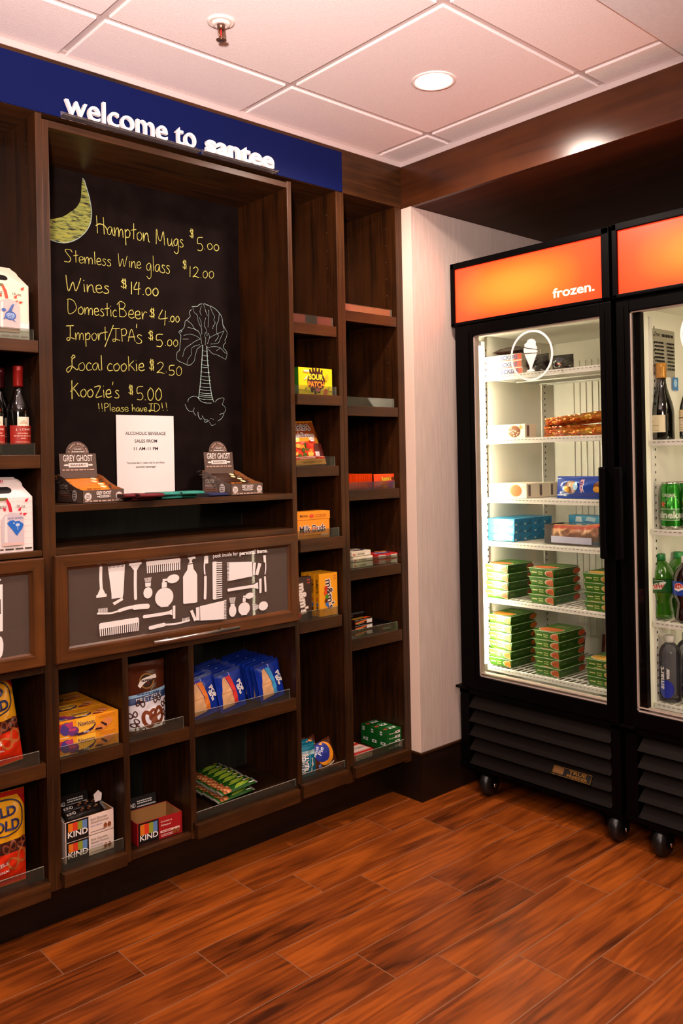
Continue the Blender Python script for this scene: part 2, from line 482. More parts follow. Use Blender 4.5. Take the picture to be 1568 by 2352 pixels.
# dark wood beam and its soffit over the fridges
bm_ = MB().box(0, .02, -4.6, .35, ZB, H+.1, W_BEAM)
sf = MB().box(.02, 1.0, -4.6, .35, ZB+.0005, H+.1, W_SOF)
tag(sf.build('trim_7', o=(.5, -.6, ZB)), 'dark brown wood soffit underside over the fridges', 'soffit', kind='structure')
tag(bm_.build('trim_5', o=(0, -.6, ZB)), 'dark stained wood beam face above the fridges', 'beam', kind='structure')
fa = MB().box(-5, 0, 0, .33, 2.2615, H+.02, W_X)
tag(fa.build('trim_6', o=(-1, 0, 2.26)), 'dark wood fascia above the shelving behind the blue band', 'fascia', kind='structure')
# wallcovered stub wall beside the fridge, wall behind the fridges, wall behind the shelving
wr = MB().box(0, 1.0, -.049, .33, .1872, ZB, M_PAPER)
wr.box(-.0012, 0, -.0495, 0, .1872, ZB, mat('pale_wall_end', 'f4ddcc', .6))  # end face paler and plainer than the wallcovering
tag(wr.build('wall_right', o=(0, -.049, .187)), 'pale textured stub wall between shelving and fridge', 'wall', kind='structure')
wb = MB().box(.96, 1.0, -4.6, -.049, 0, ZB, M_PAPER)
tag(wb.build('wall_back', o=(.96, -1, 0)), 'pale wall behind the fridges', 'wall', kind='structure')
ws = MB().box(-5, 0, .33, .40, 0, H+.02, M_PAPER)
tag(ws.build('wall_left', o=(-1, .33, 0)), 'wall behind the dark shelving', 'wall', kind='structure')
bb = MB().box(-.003, .96, -.053, .11, 0, .184, W_DARK).box(-.006, .96, -.056, .11, .18, .1872, W_X)
tag(bb.build('baseboard_right', o=(0, -.05, 0)), 'dark wood baseboard wrapping the pale stub wall', 'baseboard', kind='structure')
kb = MB().box(-5, -.003, .105, .12, 0, .16, W_DARK)
tag(kb.build('baseboard_left', o=(-1, .105, 0)), 'black recessed kick board under the shelving', 'baseboard', kind='structure')

# ------------------------------------------------------------------ blue band and the two lettered signs
sb = MB().box(-2.6, -.3075, -.004, 0, 2.2625, 2.4055, M_BLUE)
tag(sb.build('sign_band', o=(-1.45, 0, 2.2625)), 'long dark blue sign band under the ceiling, behind the white letters', 'sign')
M_LET = mat('white_acrylic_letters', 'f6f2f0', .35)
G_RAIL = glassy('clear_acrylic_rail', (.97, .95, .95), .05, (.9, .8, .78), 1.49, 1.)
def letter_sign(words, xa, xb, zb, zt_, bold, label):
    t = thing('lettering_sign', label, 'sign', ((xa+xb)/2, -.012, 2.255))
    for word, wa, wb, ztop in words:
        m = MB()
        vs, fs = text_geo(word, bold, 4); n = len(vs)
        # depth: push the outline of every letter back by 12 mm
        def P(v, y): return (wa+v[0]*(wb-wa), y, zb+v[1]*(ztop-zb))
        m.add([P(v, -.024) for v in vs], fs, M_LET)
        ed = {}
        for f in fs:
            for a, b in zip(f, f[1:]+f[:1]):
                if (b, a) in ed: ed.pop((b, a))
                else: ed[(a, b)] = 1
        for a, b in ed: m.add([P(vs[a], -.024), P(vs[b], -.024), P(vs[b], -.012), P(vs[a], -.012)], [(3, 2, 1, 0)], M_LET)
        m.build('letters', t, o=(wa, -.012, zb))
    r = MB().box(xa-.006, xb+.012, -.030, -.004, zb-.0075, zb-.0005, G_RAIL, .001).box(xa-.006, xb+.012, -.0045, -.0041, zb-.004, zb+.012, G_RAIL)
    r.build('acrylic_rail', t, o=(xa, -.02, zb-.008))
    return t
A0, A1 = PY(150, 264, -.018), PY(447, 349, -.018)
SX = lambda px: PY(px, 300, -.02).x
letter_sign([('welcome', SX(150), SX(384), 2.3305), ('to', SX(402), SX(449), 2.321)], SX(150), SX(449), 2.2675, 0, .004, 'white raised letters reading welcome to on a clear rail')
letter_sign([('santee', SX(472), SX(627), 2.318)], SX(472), SX(627), 2.2675, 0, .028, 'bold white raised letters reading santee on a clear rail')

# ------------------------------------------------------------------ shelving units
def shelf(par, x0, x1, zt_, zb, yf, lip=None, depth=.30, name='shelf', inn=None):
    i0, i1 = inn or (x0, x1)
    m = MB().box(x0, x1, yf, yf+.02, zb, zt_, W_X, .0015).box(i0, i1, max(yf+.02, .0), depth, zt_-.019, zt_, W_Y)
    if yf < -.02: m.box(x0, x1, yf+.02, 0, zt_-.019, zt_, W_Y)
    s = m.build(name, par, o=((x0+x1)/2, .1, zb))
    if lip:
        a, b, zg = lip; ya, yb = .005, .009
        g = MB()
        g.add([(a, ya, zt_), (b, ya, zt_), (b, ya, zg), (a, ya, zg)], [(0, 1, 2, 3)], G_LIP)
        g.add([(a, yb, zt_), (b, yb, zt_), (b, yb, zg), (a, yb, zg)], [(3, 2, 1, 0)], G_LIP)
        for q in ([(b, ya, zt_), (b, yb, zt_), (b, yb, zg), (b, ya, zg)], [(a, ya, zg), (b, ya, zg), (b, yb, zg), (a, yb, zg)],
                  [(a, yb, zt_), (a, ya, zt_), (a, ya, zg), (a, yb, zg)]): g.add(q, [(0, 1, 2, 3)], G_EDGE)
        g.build('acrylic_lip', s, o=((a+b)/2, .007, zt_))
    return s
M_PIN = mat('pin_hole', '5c4632', .5)
def panel(par, x0, x1, z0, z1, pins=None, y0=0., y1=.30, name='side_panel'):
    m = MB().box(x0, x1, y0, y0+.004, z0, z1, W_Z, .0012).box(x0+.0002, x1-.0002, y0+.003, y1, z0, z1, W_SHADE)
    if pins:
        a = Art(m, plane_map((x0, y1, z0), (0, -1, 0), (0, 0, 1)))
        for yy in (.045, .25):
            z = pins[0]
            while z < pins[1]:
                a.disc(y1-yy, z-z0, .0022, .0022, M_PIN, 8); z += .064
    return m.build(name, par, o=((x0+x1)/2, .1, z0))
ZT_ = 2.2612
# left unit
ua = thing('shelving_unit', 'dark wood shelving unit at the left edge, with gift boxes and red wine', 'shelving unit', (-1.75, .15, .15))
panel(ua, -2.10, -2.081, .145, ZT_); panel(ua, -1.423, -1.4045, .145, ZT_, (.2, 2.2))
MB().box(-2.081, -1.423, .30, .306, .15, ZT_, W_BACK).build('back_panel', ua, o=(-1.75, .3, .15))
for zt_, zb, yf, zg, gx in ((1.640, 1.607, 0, 1.670, -1.435), (1.331, 1.2945, 0, 1.3636, -1.437), (1.0725, 1.056, 0, None, 0), (.497, .458, 0, .532, -1.441), (.184, .145, -.03, .219, -1.434)):
    shelf(ua, -2.081, -1.425 if yf == 0 else -1.43, zt_, zb, yf, (-2.06, gx, zg) if zg else None, inn=(-2.0805, -1.4235))
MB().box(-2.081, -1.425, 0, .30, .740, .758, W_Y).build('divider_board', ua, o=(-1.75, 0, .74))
# centre unit
ub = thing('shelving_unit', 'wide central dark wood unit framing the chalkboard and the toiletries cabinet', 'shelving unit', (-.97, .15, .15))
panel(ub, -1.4045, -1.386, .145, 2.247); panel(ub, -.5575, -.539, .145, 2.252, None)
MB().box(-1.386, -.5575, 0, .30, 2.2275, 2.247, W_X, .001).build('top_board', ub, o=(-.97, 0, 2.2275))
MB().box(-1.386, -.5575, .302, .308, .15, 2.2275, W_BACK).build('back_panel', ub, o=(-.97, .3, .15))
MB().box(-1.386, -.5575, 0, .302, 1.1725, 1.192, W_X, .0012).build('counter', ub, o=(-.97, .1, 1.1725))
MB().box(-1.386, -.5575, 0, .302, 1.0555, 1.0742, W_X, .0012).build('cabinet_top', ub, o=(-.97, .1, 1.0555))
MB().box(-1.386, -.5575, 0, .302, .742, .7605, W_X, .0012).build('cabinet_bottom', ub, o=(-.97, .1, .742))
panel(ub, -1.1965, -1.178, .15, .742, name='divider'); panel(ub, -.976, -.9575, .15, .742, name='divider')
shelf(ub, -1.3855, -1.197, .496, .457, 0, (-1.384, -1.2095, .5285))
shelf(ub, -1.1775, -.9765, .494, .4555, 0, (-1.176, -.9935, .529))
shelf(ub, -.957, -.558, .4985, .457, 0, (-.955, -.581, .532))
shelf(ub, -1.392, -1.206, .192, .157, -.03, (-1.3855, -1.2005, .223), inn=(-1.3855, -1.197))
shelf(ub, -1.1775, -.9765, .170, .153, 0)
shelf(ub, -.9715, -.572, .200, .157, -.03, (-.957, -.5625, .224), inn=(-.957, -.558))
# toiletries door
def door_frame(x0, x1, z0, z1, sw, y=0.):
    m = MB()
    loops = [(0, y), (0, y-.017), (.003, y-.020), (sw-.009, y-.020), (sw-.005, y-.014), (sw, y-.010), (sw, y)]
    def L(k):
        d, yy = loops[k]; return [(x0+d, yy, z0+d), (x1-d, yy, z0+d), (x1-d, yy, z1-d), (x0+d, yy, z1-d)]
    for k in range(len(loops)-1):
        a, b = L(k), L(k+1)
        for i in range(4):
            j = (i+1) % 4
            m.add([a[i], a[j], b[j], b[i]], [(0, 1, 2, 3)], W_DOOR if i % 2 == 0 else W_DOORZ)
    return m
GLY = -.0085
def art_glass(x0, x1, z0, z1):
    m = MB().box(x0, x1, GLY, GLY+.004, z0, z1, G_CAB)
    return m, Art(m, lambda u, v, l: (u, GLY-l, v), .00004, .0002)
d1 = door_frame(-1.3985, -.552, .7615, 1.0553, .0415).build('cabinet_door', ub, o=(-.97, 0, .7615))
d1['label'] = 'smoked glass door with white toiletries drawings'
gm, ga = art_glass(-1.358, -.5925, .802, 1.0145)
def g(X, Y):
    p = PY(100+X/2.6133, 1180+Y/2.6133, GLY); return (p.x, p.z)
def gp(a, *pts): a.poly([g(*p) for p in pts], M_WHITE)
def gl(a, wd, *pts):
    ws = g(0, 0); k = g(10, 0)[0]-ws[0]
    q = [g(*p) for p in pts]; a.line(smooth_line(q, 4), wd/10*k*.95, M_WHITE)
    for e in (q[0], q[-1]): a.disc(e[0], e[1], wd/20*k*.95, wd/20*k*.95, M_WHITE, 12)
def ge(a, X, Y, rx, ry, rot=0):
    c = g(X, Y); k = (g(X+10, Y)[0]-c[0])/10; kk = (c[1]-g(X, Y+10)[1])/10
    pts = []
    for i in range(24):
        t = 2*PI*i/24; x, y = rx*math.cos(t), ry*math.sin(t)
        pts.append((c[0]+(x*math.cos(rot)-y*math.sin(rot))*k, c[1]+(x*math.sin(rot)+y*math.cos(rot))*kk))
    a.poly(pts, M_WHITE)
def teeth(a, p0, p1, q0, q1, n):
    for i in range(n):
        t0, t1 = i/(n-.45), (i+.55)/(n-.45)
        f = lambda s, e, t: (s[0]+(e[0]-s[0])*t, s[1]+(e[1]-s[1])*t)
        gp(a, f(p0, p1, t0), f(p0, p1, t1), f(q0, q1, t1), f(q0, q1, t0))
gl(ga, 20, (344, 322), (343, 390), (347, 460)); gp(ga, (338, 450), (355, 448), (372, 484), (322, 490)); gp(ga, (316, 489), (378, 480), (378, 497), (316, 506))
gp(ga, (387, 330), (487, 316), (479, 475), (474, 503), (408, 511), (407, 480)); teeth(ga, (387, 318), (487, 304), (388, 330), (486, 316), 13); gp(ga, (413, 535), (470, 502), (478, 516), (424, 549))
gp(ga, (512, 296), (587, 287), (587, 303), (512, 313)); gp(ga, (519, 313), (578, 305), (560, 338), (541, 340)); gl(ga, 22, (550, 330), (549, 420), (551, 508))
gp(ga, (614, 290), (624, 283), (814, 266), (821, 272), (819, 292), (616, 313)); teeth(ga, (617, 310), (818, 290), (620, 358), (818, 336), 17)
teeth(ga, (602, 386), (645, 380), (609, 412), (640, 408), 7); gp(ga, (607, 416), (642, 412), (640, 436), (609, 439)); ge(ga, 624, 474, 27, 34)
ge(ga, 722, 501, 55, 58); gp(ga, (700, 545), (747, 540), (747, 556), (700, 561)); gp(ga, (707, 413), (737, 409), (737, 440), (707, 444)); gp(ga, (712, 392), (740, 388), (745, 400), (725, 405), (724, 411), (711, 412)); ge(ga, 775, 390, 37, 26, .1)
gp(ga, (834, 378), (847, 355), (859, 338), (863, 306), (893, 302), (898, 333), (911, 348), (919, 366), (920, 528), (912, 533), (840, 541), (835, 536))
gp(ga, (864, 300), (874, 290), (871, 275), (861, 264), (905, 256), (912, 266), (906, 270), (892, 272), (886, 285), (892, 296))
gl(ga, 12, (966, 258), (962, 320), (965, 360)); gl(ga, 22, (968, 380), (968, 430), (966, 505)); teeth(ga, (985, 252), (985, 297), (968, 252), (968, 300), 1)
gp(ga, (1010, 293), (1016, 287), (1034, 286), (1034, 513), (1018, 516), (1012, 510)); teeth(ga, (1034, 290), (1034, 510), (1068, 290), (1068, 505), 17)
gp(ga, (1109, 291), (1248, 287), (1248, 375), (1109, 403)); teeth(ga, (1096, 292), (1098, 405), (1108, 292), (1109, 403), 14); gp(ga, (1252, 293), (1270, 292), (1262, 368), (1250, 366)); gp(ga, (1284, 294), (1302, 299), (1283, 368), (1265, 364))
gl(ga, 22, (1106, 457), (1180, 445), (1255, 434)); gp(ga, (1255, 424), (1282, 410), (1284, 450), (1257, 446)); gp(ga, (1288, 392), (1303, 386), (1303, 472), (1290, 477))
gl(ga, 10, (1324, 256), (1328, 320), (1324, 360)); gl(ga, 17, (1323, 380), (1326, 430), (1327, 462)); gp(ga, (1312, 250), (1328, 248), (1330, 290), (1316, 292))
teeth(ga, (1108, 504), (1147, 499), (1115, 536), (1141, 533), 7); ge(ga, 1129, 582, 22, 36); gp(ga, (1116, 540), (1141, 537), (1140, 556), (1117, 558))
ge(ga, 1198, 568, 35, 38); gp(ga, (1181, 598), (1215, 594), (1215, 606), (1181, 609)); gp(ga, (1189, 506), (1207, 503), (1207, 527), (1189, 530)); ge(ga, 1230, 491, 26, 18, .1); gp(ga, (1192, 491), (1208, 489), (1208, 500), (1192, 503))
teeth(ga, (1247, 542), (1250, 583), (1283, 545), (1283, 568), 7); ge(ga, 1312, 552, 28, 27)
gl(ga, 12, (320, 598), (400, 595), (450, 580)); gl(ga, 22, (450, 580), (500, 564), (540, 558)); gl(ga, 34, (540, 560), (580, 556), (618, 554)); teeth(ga, (323, 568), (377, 563), (323, 594), (377, 590), 9)
gp(ga, (327, 664), (335, 655), (558, 620), (566, 626), (566, 650), (328, 692)); teeth(ga, (329, 690), (566, 648), (333, 735), (562, 700), 19)
gl(ga, 22, (597, 616), (680, 604), (750, 592)); gp(ga, (745, 582), (764, 572), (766, 608), (748, 602)); gp(ga, (768, 552), (783, 548), (783, 627), (769, 629))
gl(ga, 26, (633, 683), (680, 672), (715, 664)); gl(ga, 13, (715, 664), (790, 658), (866, 638)); teeth(ga, (824, 627), (866, 618), (826, 650), (866, 640), 6)
gp(ga, (930, 553), (1075, 519), (1075, 631), (932, 640)); teeth(ga, (1088, 515), (1088, 630), (1076, 518), (1076, 631), 13); gp(ga, (905, 562), (927, 557), (927, 638), (908, 638)); gp(ga, (870, 582), (885, 574), (912, 635), (895, 644))
x0, z0 = g(1008, 272); x1 = g(1157, 250)[0]
ga.text('peek inside for', x0, z0, x1-x0, .0165, M_WHITE)
x0 = g(1167, 255)[0]; x1 = g(1335, 240)[0]
ga.text('personal items.', x0, z0-.001, x1-x0, .0172, M_WHITE, .03)
gm.build('glass_panel', d1, o=(-.97, GLY, .8))
hm = MB().tube([(-1.123, -.052, .7825), (-.823, -.052, .7825)], .0052, M_STEEL, 12)
for x in (-1.07, -.876): hm.tube([(x, -.05, .7825), (x, -.019, .7825)], .004, M_STEEL, 10)
hm.build('bar_handle', d1, o=(-.97, -.04, .7825))
# left cabinet door
d2 = door_frame(-2.075, -1.4275, .763, 1.0535, .040).build('cabinet_door', ua, o=(-1.75, 0, .763))
d2['label'] = 'smoked glass door with white drawings'
gm, ga = art_glass(-2.035, -1.4665, .803, 1.0135)
def k(X, Y): p = PY(X/4.708, 1040+Y/4.704, GLY); return (p.x, p.z)
def kp(*pts): ga.poly([k(*p) for p in pts], M_WHITE)
kp((-130, 1440), (28, 1420), (30, 1925), (-130, 1960)); ga.rect(*k(-130, 1760), *k(8, 1582), mat('smoke_grey', '5f5650', .6))
kp((-130, 1990), (10, 1985), (25, 2010), (36, 2060), (34, 2130), (22, 2190), (-5, 2225), (-130, 2240))
x0, z0 = k(-60, 1388); ga.text('items.', x0-.058, z0, .075, .0165, M_WHITE, .03)
gm.build('glass_panel', d2, o=(-1.75, GLY, .8))
# narrow units C and D
uc = thing('shelving_unit', 'narrow dark wood shelf tower holding candy, right of the chalkboard', 'shelving unit', (-.43, .15, .15))
panel(uc, -.336, -.3175, .145, ZT_, (.2, 2.2))
MB().box(-.539, -.336, .30, .306, .15, ZT_, W_BACK).build('back_panel', uc, o=(-.43, .3, .15))
for zt_, zb, yf, zg, gx in ((1.777, 1.739, 0, 1.807, -.357), (1.530, 1.4935, -.013, 1.562, -.3465), (1.2815, 1.246, 0, 1.316, -.359),
                            (1.0305, .9895, -.013, 1.062, -.345), (.7515, .711, 0, .783, -.360), (.207, .164, -.03, .231, -.338)):
    e = 0 if yf == 0 else .011
    shelf(uc, (-.5385 if yf > -.02 else -.557), -.3445 + (.009 if yf < 0 else 0) - (.015 if yf < -.02 else 0), zt_, zb, yf, (-.538, gx, zg), inn=(-.5385, -.3365))
ue = thing('shelving_unit', 'narrow dark wood shelf tower beside the pale stub wall', 'shelving unit', (-.17, .15, .15))
panel(ue, -.3165, -.299, .145, ZT_); panel(ue, -.0355, -.018, .145, ZT_, (.2, 2.2)); panel(ue, -.0178, -.0008, .145, ZT_)
MB().box(-.299, -.0355, .30, .306, .15, ZT_, W_BACK).build('back_panel', ue, o=(-.17, .3, .15))
for zt_, zb, yf, zg, gx in ((1.8405, 1.8025, 0, 1.867, -.0585), (1.497, 1.461, 0, 1.530, -.0545), (1.1915, 1.154, 0, 1.220, -.060),
                            (.9055, .867, 0, .940, -.052), (.654, .613, 0, .686, -.0585), (.205, .168, -.03, .234, -.035)):
    shelf(ue, (-.2985 if yf == 0 else -.3165), (-.0395 if yf == 0 else -.043), zt_, zb, yf, (-.297, gx, zg), inn=(-.2985, -.036))

# ------------------------------------------------------------------ chalkboard with its handwriting
BY = .2868
cbd = thing('chalkboard', 'black chalkboard with a handwritten price list above the counter', 'chalkboard', (-.97, .29, 1.192))
MB().box(-1.3855, -.558, BY, .3015, 1.1922, 2.2272, M_BOARD).build('board', cbd, o=(-.97, .29, 1.192))
CHALK = noise_mat('yellow_chalk', 'b0ad4b', 'dad57a', 90, .8, .1)
CHALK2 = noise_mat('pale_blue_chalk', '84a3a0', 'b4c9c1', 90, .8, .1)
HW = {
 'H': (.75, [[(.1, 1), (.14, 0)], [(.55, 1), (.6, 0)], [(.02, .42), (.3, .55), (.62, .5), (.78, .3)]]),
 'a': (.5, [[(.4, .42), (.25, .5), (.06, .3), (.1, .06), (.28, .08), (.4, .42), (.42, .12), (.52, 0)]]),
 'm': (.72, [[(.05, .5), (.08, 0), (.12, .3), (.25, .5), (.34, .4), (.36, 0), (.42, .34), (.54, .48), (.63, .36), (.66, 0)]]),
 'p': (.5, [[(.08, .5), (.12, -.42)], [(.08, .3), (.25, .52), (.42, .36), (.34, .08), (.12, .06)]]),
 't': (.38, [[(.2, .95), (.2, 0)], [(0, .52), (.38, .6)]]),
 'o': (.46, [[(.26, .5), (.06, .34), (.1, .04), (.3, .02), (.42, .28), (.3, .5), (.2, .47)]]),
 'n': (.5, [[(.06, .5), (.08, 0), (.14, .34), (.3, .5), (.38, .36), (.42, .06), (.52, 0)]]),
 'M': (.9, [[(.06, 0), (.1, 1), (.24, .36), (.42, .32), (.62, .9), (.72, 0)]]),
 'u': (.5, [[(.06, .5), (.08, .1), (.22, 0), (.36, .2), (.38, .5), (.4, .08), (.5, 0)]]),
 'g': (.48, [[(.4, .44), (.24, .5), (.06, .3), (.12, .06), (.3, .1), (.4, .44), (.4, -.3), (.24, -.48), (.06, -.34)]]),
 's': (.4, [[(.34, .44), (.2, .5), (.1, .38), (.3, .2), (.32, .05), (.16, -.02), (.04, .04)]]),
 '$': (.6, [[(.5, .74), (.3, .86), (.12, .68), (.45, .4), (.42, .18), (.2, .14), (.06, .26)], [(.22, 1), (.26, 0)], [(.4, .98), (.44, .02)]]),
 '5': (.6, [[(.56, .98), (.2, .92), (.16, .52), (.42, .52), (.54, .26), (.4, .02), (.14, .06)]]),
 '.': (.2, [[(.08, .02), (.12, .05)]]),
 '0': (.56, [[(.3, .9), (.1, .6), (.12, .14), (.3, .0), (.48, .3), (.44, .74), (.26, .92)]]),
 'S': (.7, [[(.62, .78), (.5, .95), (.12, .95), (.2, .7), (.5, .3), (.38, .02), (.02, .04)]]),
 'e': (.45, [[(.08, .24), (.38, .3), (.3, .52), (.1, .42), (.08, .12), (.24, 0), (.44, .1)]]),
 'l': (.22, [[(.1, 1), (.13, .02)]]),
 'W': (.9, [[(.02, 1), (.14, 0), (.4, .6), (.54, .02), (.82, .86)]]),
 'i': (.2, [[(.09, .5), (.12, 0)], [(.08, .72), (.1, .75)]]),
 '1': (.3, [[(.16, .96), (.14, 0)]]),
 '2': (.6, [[(.1, .74), (.3, .94), (.48, .74), (.34, .36), (.06, .02), (.24, .1), (.56, 0)]]),
 '4': (.62, [[(.3, .98), (.06, .4), (.6, .48)], [(.48, .95), (.4, 0)]]),
 'D': (.8, [[(.1, .95), (.12, 0), (.5, .1), (.72, .42), (.56, .84), (.24, 1), (.04, .92)]]),
 'c': (.4, [[(.36, .42), (.22, .5), (.06, .28), (.14, .02), (.38, .06)]]),
 'B': (.72, [[(.16, .86), (.2, 0)], [(.02, .76), (.26, 1), (.56, .84), (.44, .58), (.2, .52), (.5, .46), (.62, .2), (.44, .02), (.2, .04)]]),
 'r': (.4, [[(.06, .5), (.1, 0), (.14, .3), (.26, .5), (.4, .48)]]),
 'I': (.6, [[(.02, .96), (.56, 1)], [(.3, .98), (.26, .1), (.08, 0), (.06, .14), (.3, .16), (.6, .08)]]),
 'P': (.56, [[(.1, .96), (.14, 0)], [(.08, .9), (.34, 1), (.5, .76), (.36, .5), (.14, .46)]]),
 'A': (.62, [[(.04, 0), (.3, .96), (.56, 0)], [(.02, .34), (.56, .38)]]),
 "'": (.16, [[(.1, 1.05), (.06, .82)]]),
 'L': (.72, [[(.3, .78), (.44, 1.0), (.54, .86), (.36, .7), (.34, .2), (.12, -.12), (.02, .06), (.3, .3), (.62, .06), (.74, .12)]]),
 'k': (.5, [[(.08, 1), (.12, 0)], [(.42, .7), (.12, .36), (.26, .34), (.5, 0)]]),
 'K': (.6, [[(.1, 1.05), (.08, -.16)], [(.5, .9), (.06, .4), (.2, .5), (.56, .02)], [(.0, .3), (.22, .52), (.1, .36)]]),
 'z': (.56, [[(.04, .66), (.44, .72), (.12, .02), (.56, .1)]]),
 '!': (.3, [[(.1, 1), (.16, .3)], [(.18, .02), (.2, .06)]]),
 'v': (.44, [[(.04, .5), (.18, 0), (.4, .5)]]),
 'h': (.5, [[(.06, 1), (.1, 0), (.16, .36), (.32, .5), (.4, .3), (.44, 0)]]),
 '/': (.5, [[(.0, -.3), (.5, 1.1)]]),
}
def write_line(items, label, wd=.0023, m=CHALK):
    k = [i for i, q in enumerate(items) if q[0] == '$']
    if k:
        write_line(items[:k[0]], label.replace('pricing', 'naming'), wd, m)
        items = items[k[0]:]; label = label.replace('line pricing', 'price of')
    mb = MB(); a = Art(mb, lambda u, v, l: (u, BY-l, v), .00002, .0005)
    rnd = random.Random(label)
    for txt, xa, ya, xb, yb, cap in items:
        p0, p1 = PY(xa, ya, BY), PY(xb, yb, BY); top = PY(xa, ya-cap, BY).z-p0.z
        adv = sum(HW[c][0] for c in txt); last = HW[txt[-1]]; sx = (p1.x-p0.x)/adv; u = 0
        for c in txt:
            for st in HW[c][1]:
                pts = [((u+x)*sx+p0.x+rnd.uniform(-.0006, .0006), p0.z+(p1.z-p0.z)*((u+x)/adv)+y*top+rnd.uniform(-.0006, .0006)) for x, y in st]
                a.line(smooth_line(pts, 5), wd*rnd.uniform(.85, 1.2), m)
            u += HW[c][0]
    ob = mb.build('chalk_price' if k else 'chalk_writing', cbd, o=(-.97, BY, mb.v[0][2])); ob['label'] = label
    return ob
write_line([('Hampton', 219, 535, 343, 556, 40), ('Mugs', 357, 561, 422, 568, 35), ('$', 434, 546, 446, 548, 22), ('5', 449, 576, 467, 577, 32), ('.', 467, 573, 472, 573, 16), ('00', 474, 572, 504, 577, 16)], 'chalk line pricing mugs')
write_line([('Stemless', 147, 601, 256, 611, 30), ('Wine', 271, 612, 324, 617, 30), ('glass', 335, 622, 391, 628, 36), ('$', 418, 618, 430, 619, 22), ('12', 432, 636, 458, 638, 26), ('.00', 459, 638, 492, 639, 18)], 'chalk line pricing stemless wine glasses', .0018)
write_line([('Wines', 151, 668, 252, 674, 36), ('$', 276, 663, 293, 664, 24), ('14', 298, 676, 323, 677, 30), ('.00', 326, 677, 365, 680, 20)], 'chalk line pricing wines', .0026)
write_line([('Domestic', 153, 719, 269, 728, 33), ('Beer', 268, 727, 337, 735, 36), ('$', 342, 731, 357, 731, 24), ('4', 362, 746, 386, 748, 36), ('.00', 386, 739, 413, 740, 15)], 'chalk line pricing domestic beer')
write_line([('Import', 152, 781, 247, 782, 34), ('/', 240, 786, 261, 786, 36), ('IPA', 257, 784, 312, 785, 30), ("'", 312, 786, 316, 786, 40), ('s', 311, 788, 328, 789, 40), ('$', 339, 781, 354, 783, 24), ('5', 354, 796, 375, 797, 30), ('.00', 377, 794, 410, 796, 17)], 'chalk line pricing imported beer')
write_line([('Local', 152, 851, 237, 851, 36), ('cookie', 245, 852, 332, 852, 34), ('$', 341, 851, 356, 852, 27), ('2', 358, 857, 379, 858, 28), ('.', 379, 855, 384, 855, 14), ('50', 384, 862, 419, 863, 24)], 'chalk line pricing local cookies')
write_line([("Koozie's", 162, 911, 275, 914, 36), ('$', 294, 907, 307, 908, 24), ('5.00', 310, 919, 373, 920, 32)], 'chalk line pricing drink sleeves', .0026)
write_line([('!!Please', 224, 945, 295, 945, 19), ('have', 302, 945, 338, 945, 17), ('ID', 341, 945, 368, 944, 18), ('!!', 368, 943, 387, 943, 18)], 'chalk line asking for ID', .002)
def moon_mat():
    m = bpy.data.materials.new('green_chalk_scribble'); m.use_nodes = True
    nt = m.node_tree; b = nt.nodes['Principled BSDF']; L = nt.links.new
    tc = nd(nt, 'ShaderNodeTexCoord'); mp = nd(nt, 'ShaderNodeMapping'); mp.inputs['Scale'].default_value = (32, 10, 150); mp.inputs['Rotation'].default_value = (0, .35, 0)
    L(tc.outputs['Object'], mp.inputs[0])
    n = nd(nt, 'ShaderNodeTexNoise'); n.inputs['Scale'].default_value = 1.; n.inputs['Detail'].default_value = 4; n.inputs['Distortion'].default_value = .8
    L(mp.outputs[0], n.inputs[0])
    r = ramp(nt, [(.36, '201c14'), (.44, '6a7238'), (.55, '929c48'), (.7, 'a39c3a')]); L(n.outputs[0], r.inputs[0])
    L(r.outputs[0], b.inputs['Base Color']); b.inputs['Roughness'].default_value = .85
    return m
mm = MB(); a = Art(mm, lambda u, v, l: (u, BY-l, v), .0001, .0004)
mo = [(620, 78), (652, 110), (690, 230), (740, 400), (775, 580), (785, 720), (770, 860), (720, 980), (640, 1080), (540, 1160), (420, 1215), (300, 1238), (160, 1222), (0, 1165),
      (0, 815), (120, 802), (280, 760), (420, 670), (520, 590), (580, 480), (600, 350), (605, 200)]
q = [PY(110+x/7.84, 400+y/7.84, BY) for x, y in mo]; q = [(p.x, p.z) for p in q]
MM = moon_mat()
a.poly(smooth_line(q[:14], 3)+smooth_line(q[14:], 3), MM)
a.line(smooth_line(q[:14], 4), .0022, CHALK2)
mm.build('chalk_moon', cbd, o=(-1.33, BY, 2.0))
tm = MB(); a = Art(tm, lambda u, v, l: (u, BY-l, v), .00002, .0004)
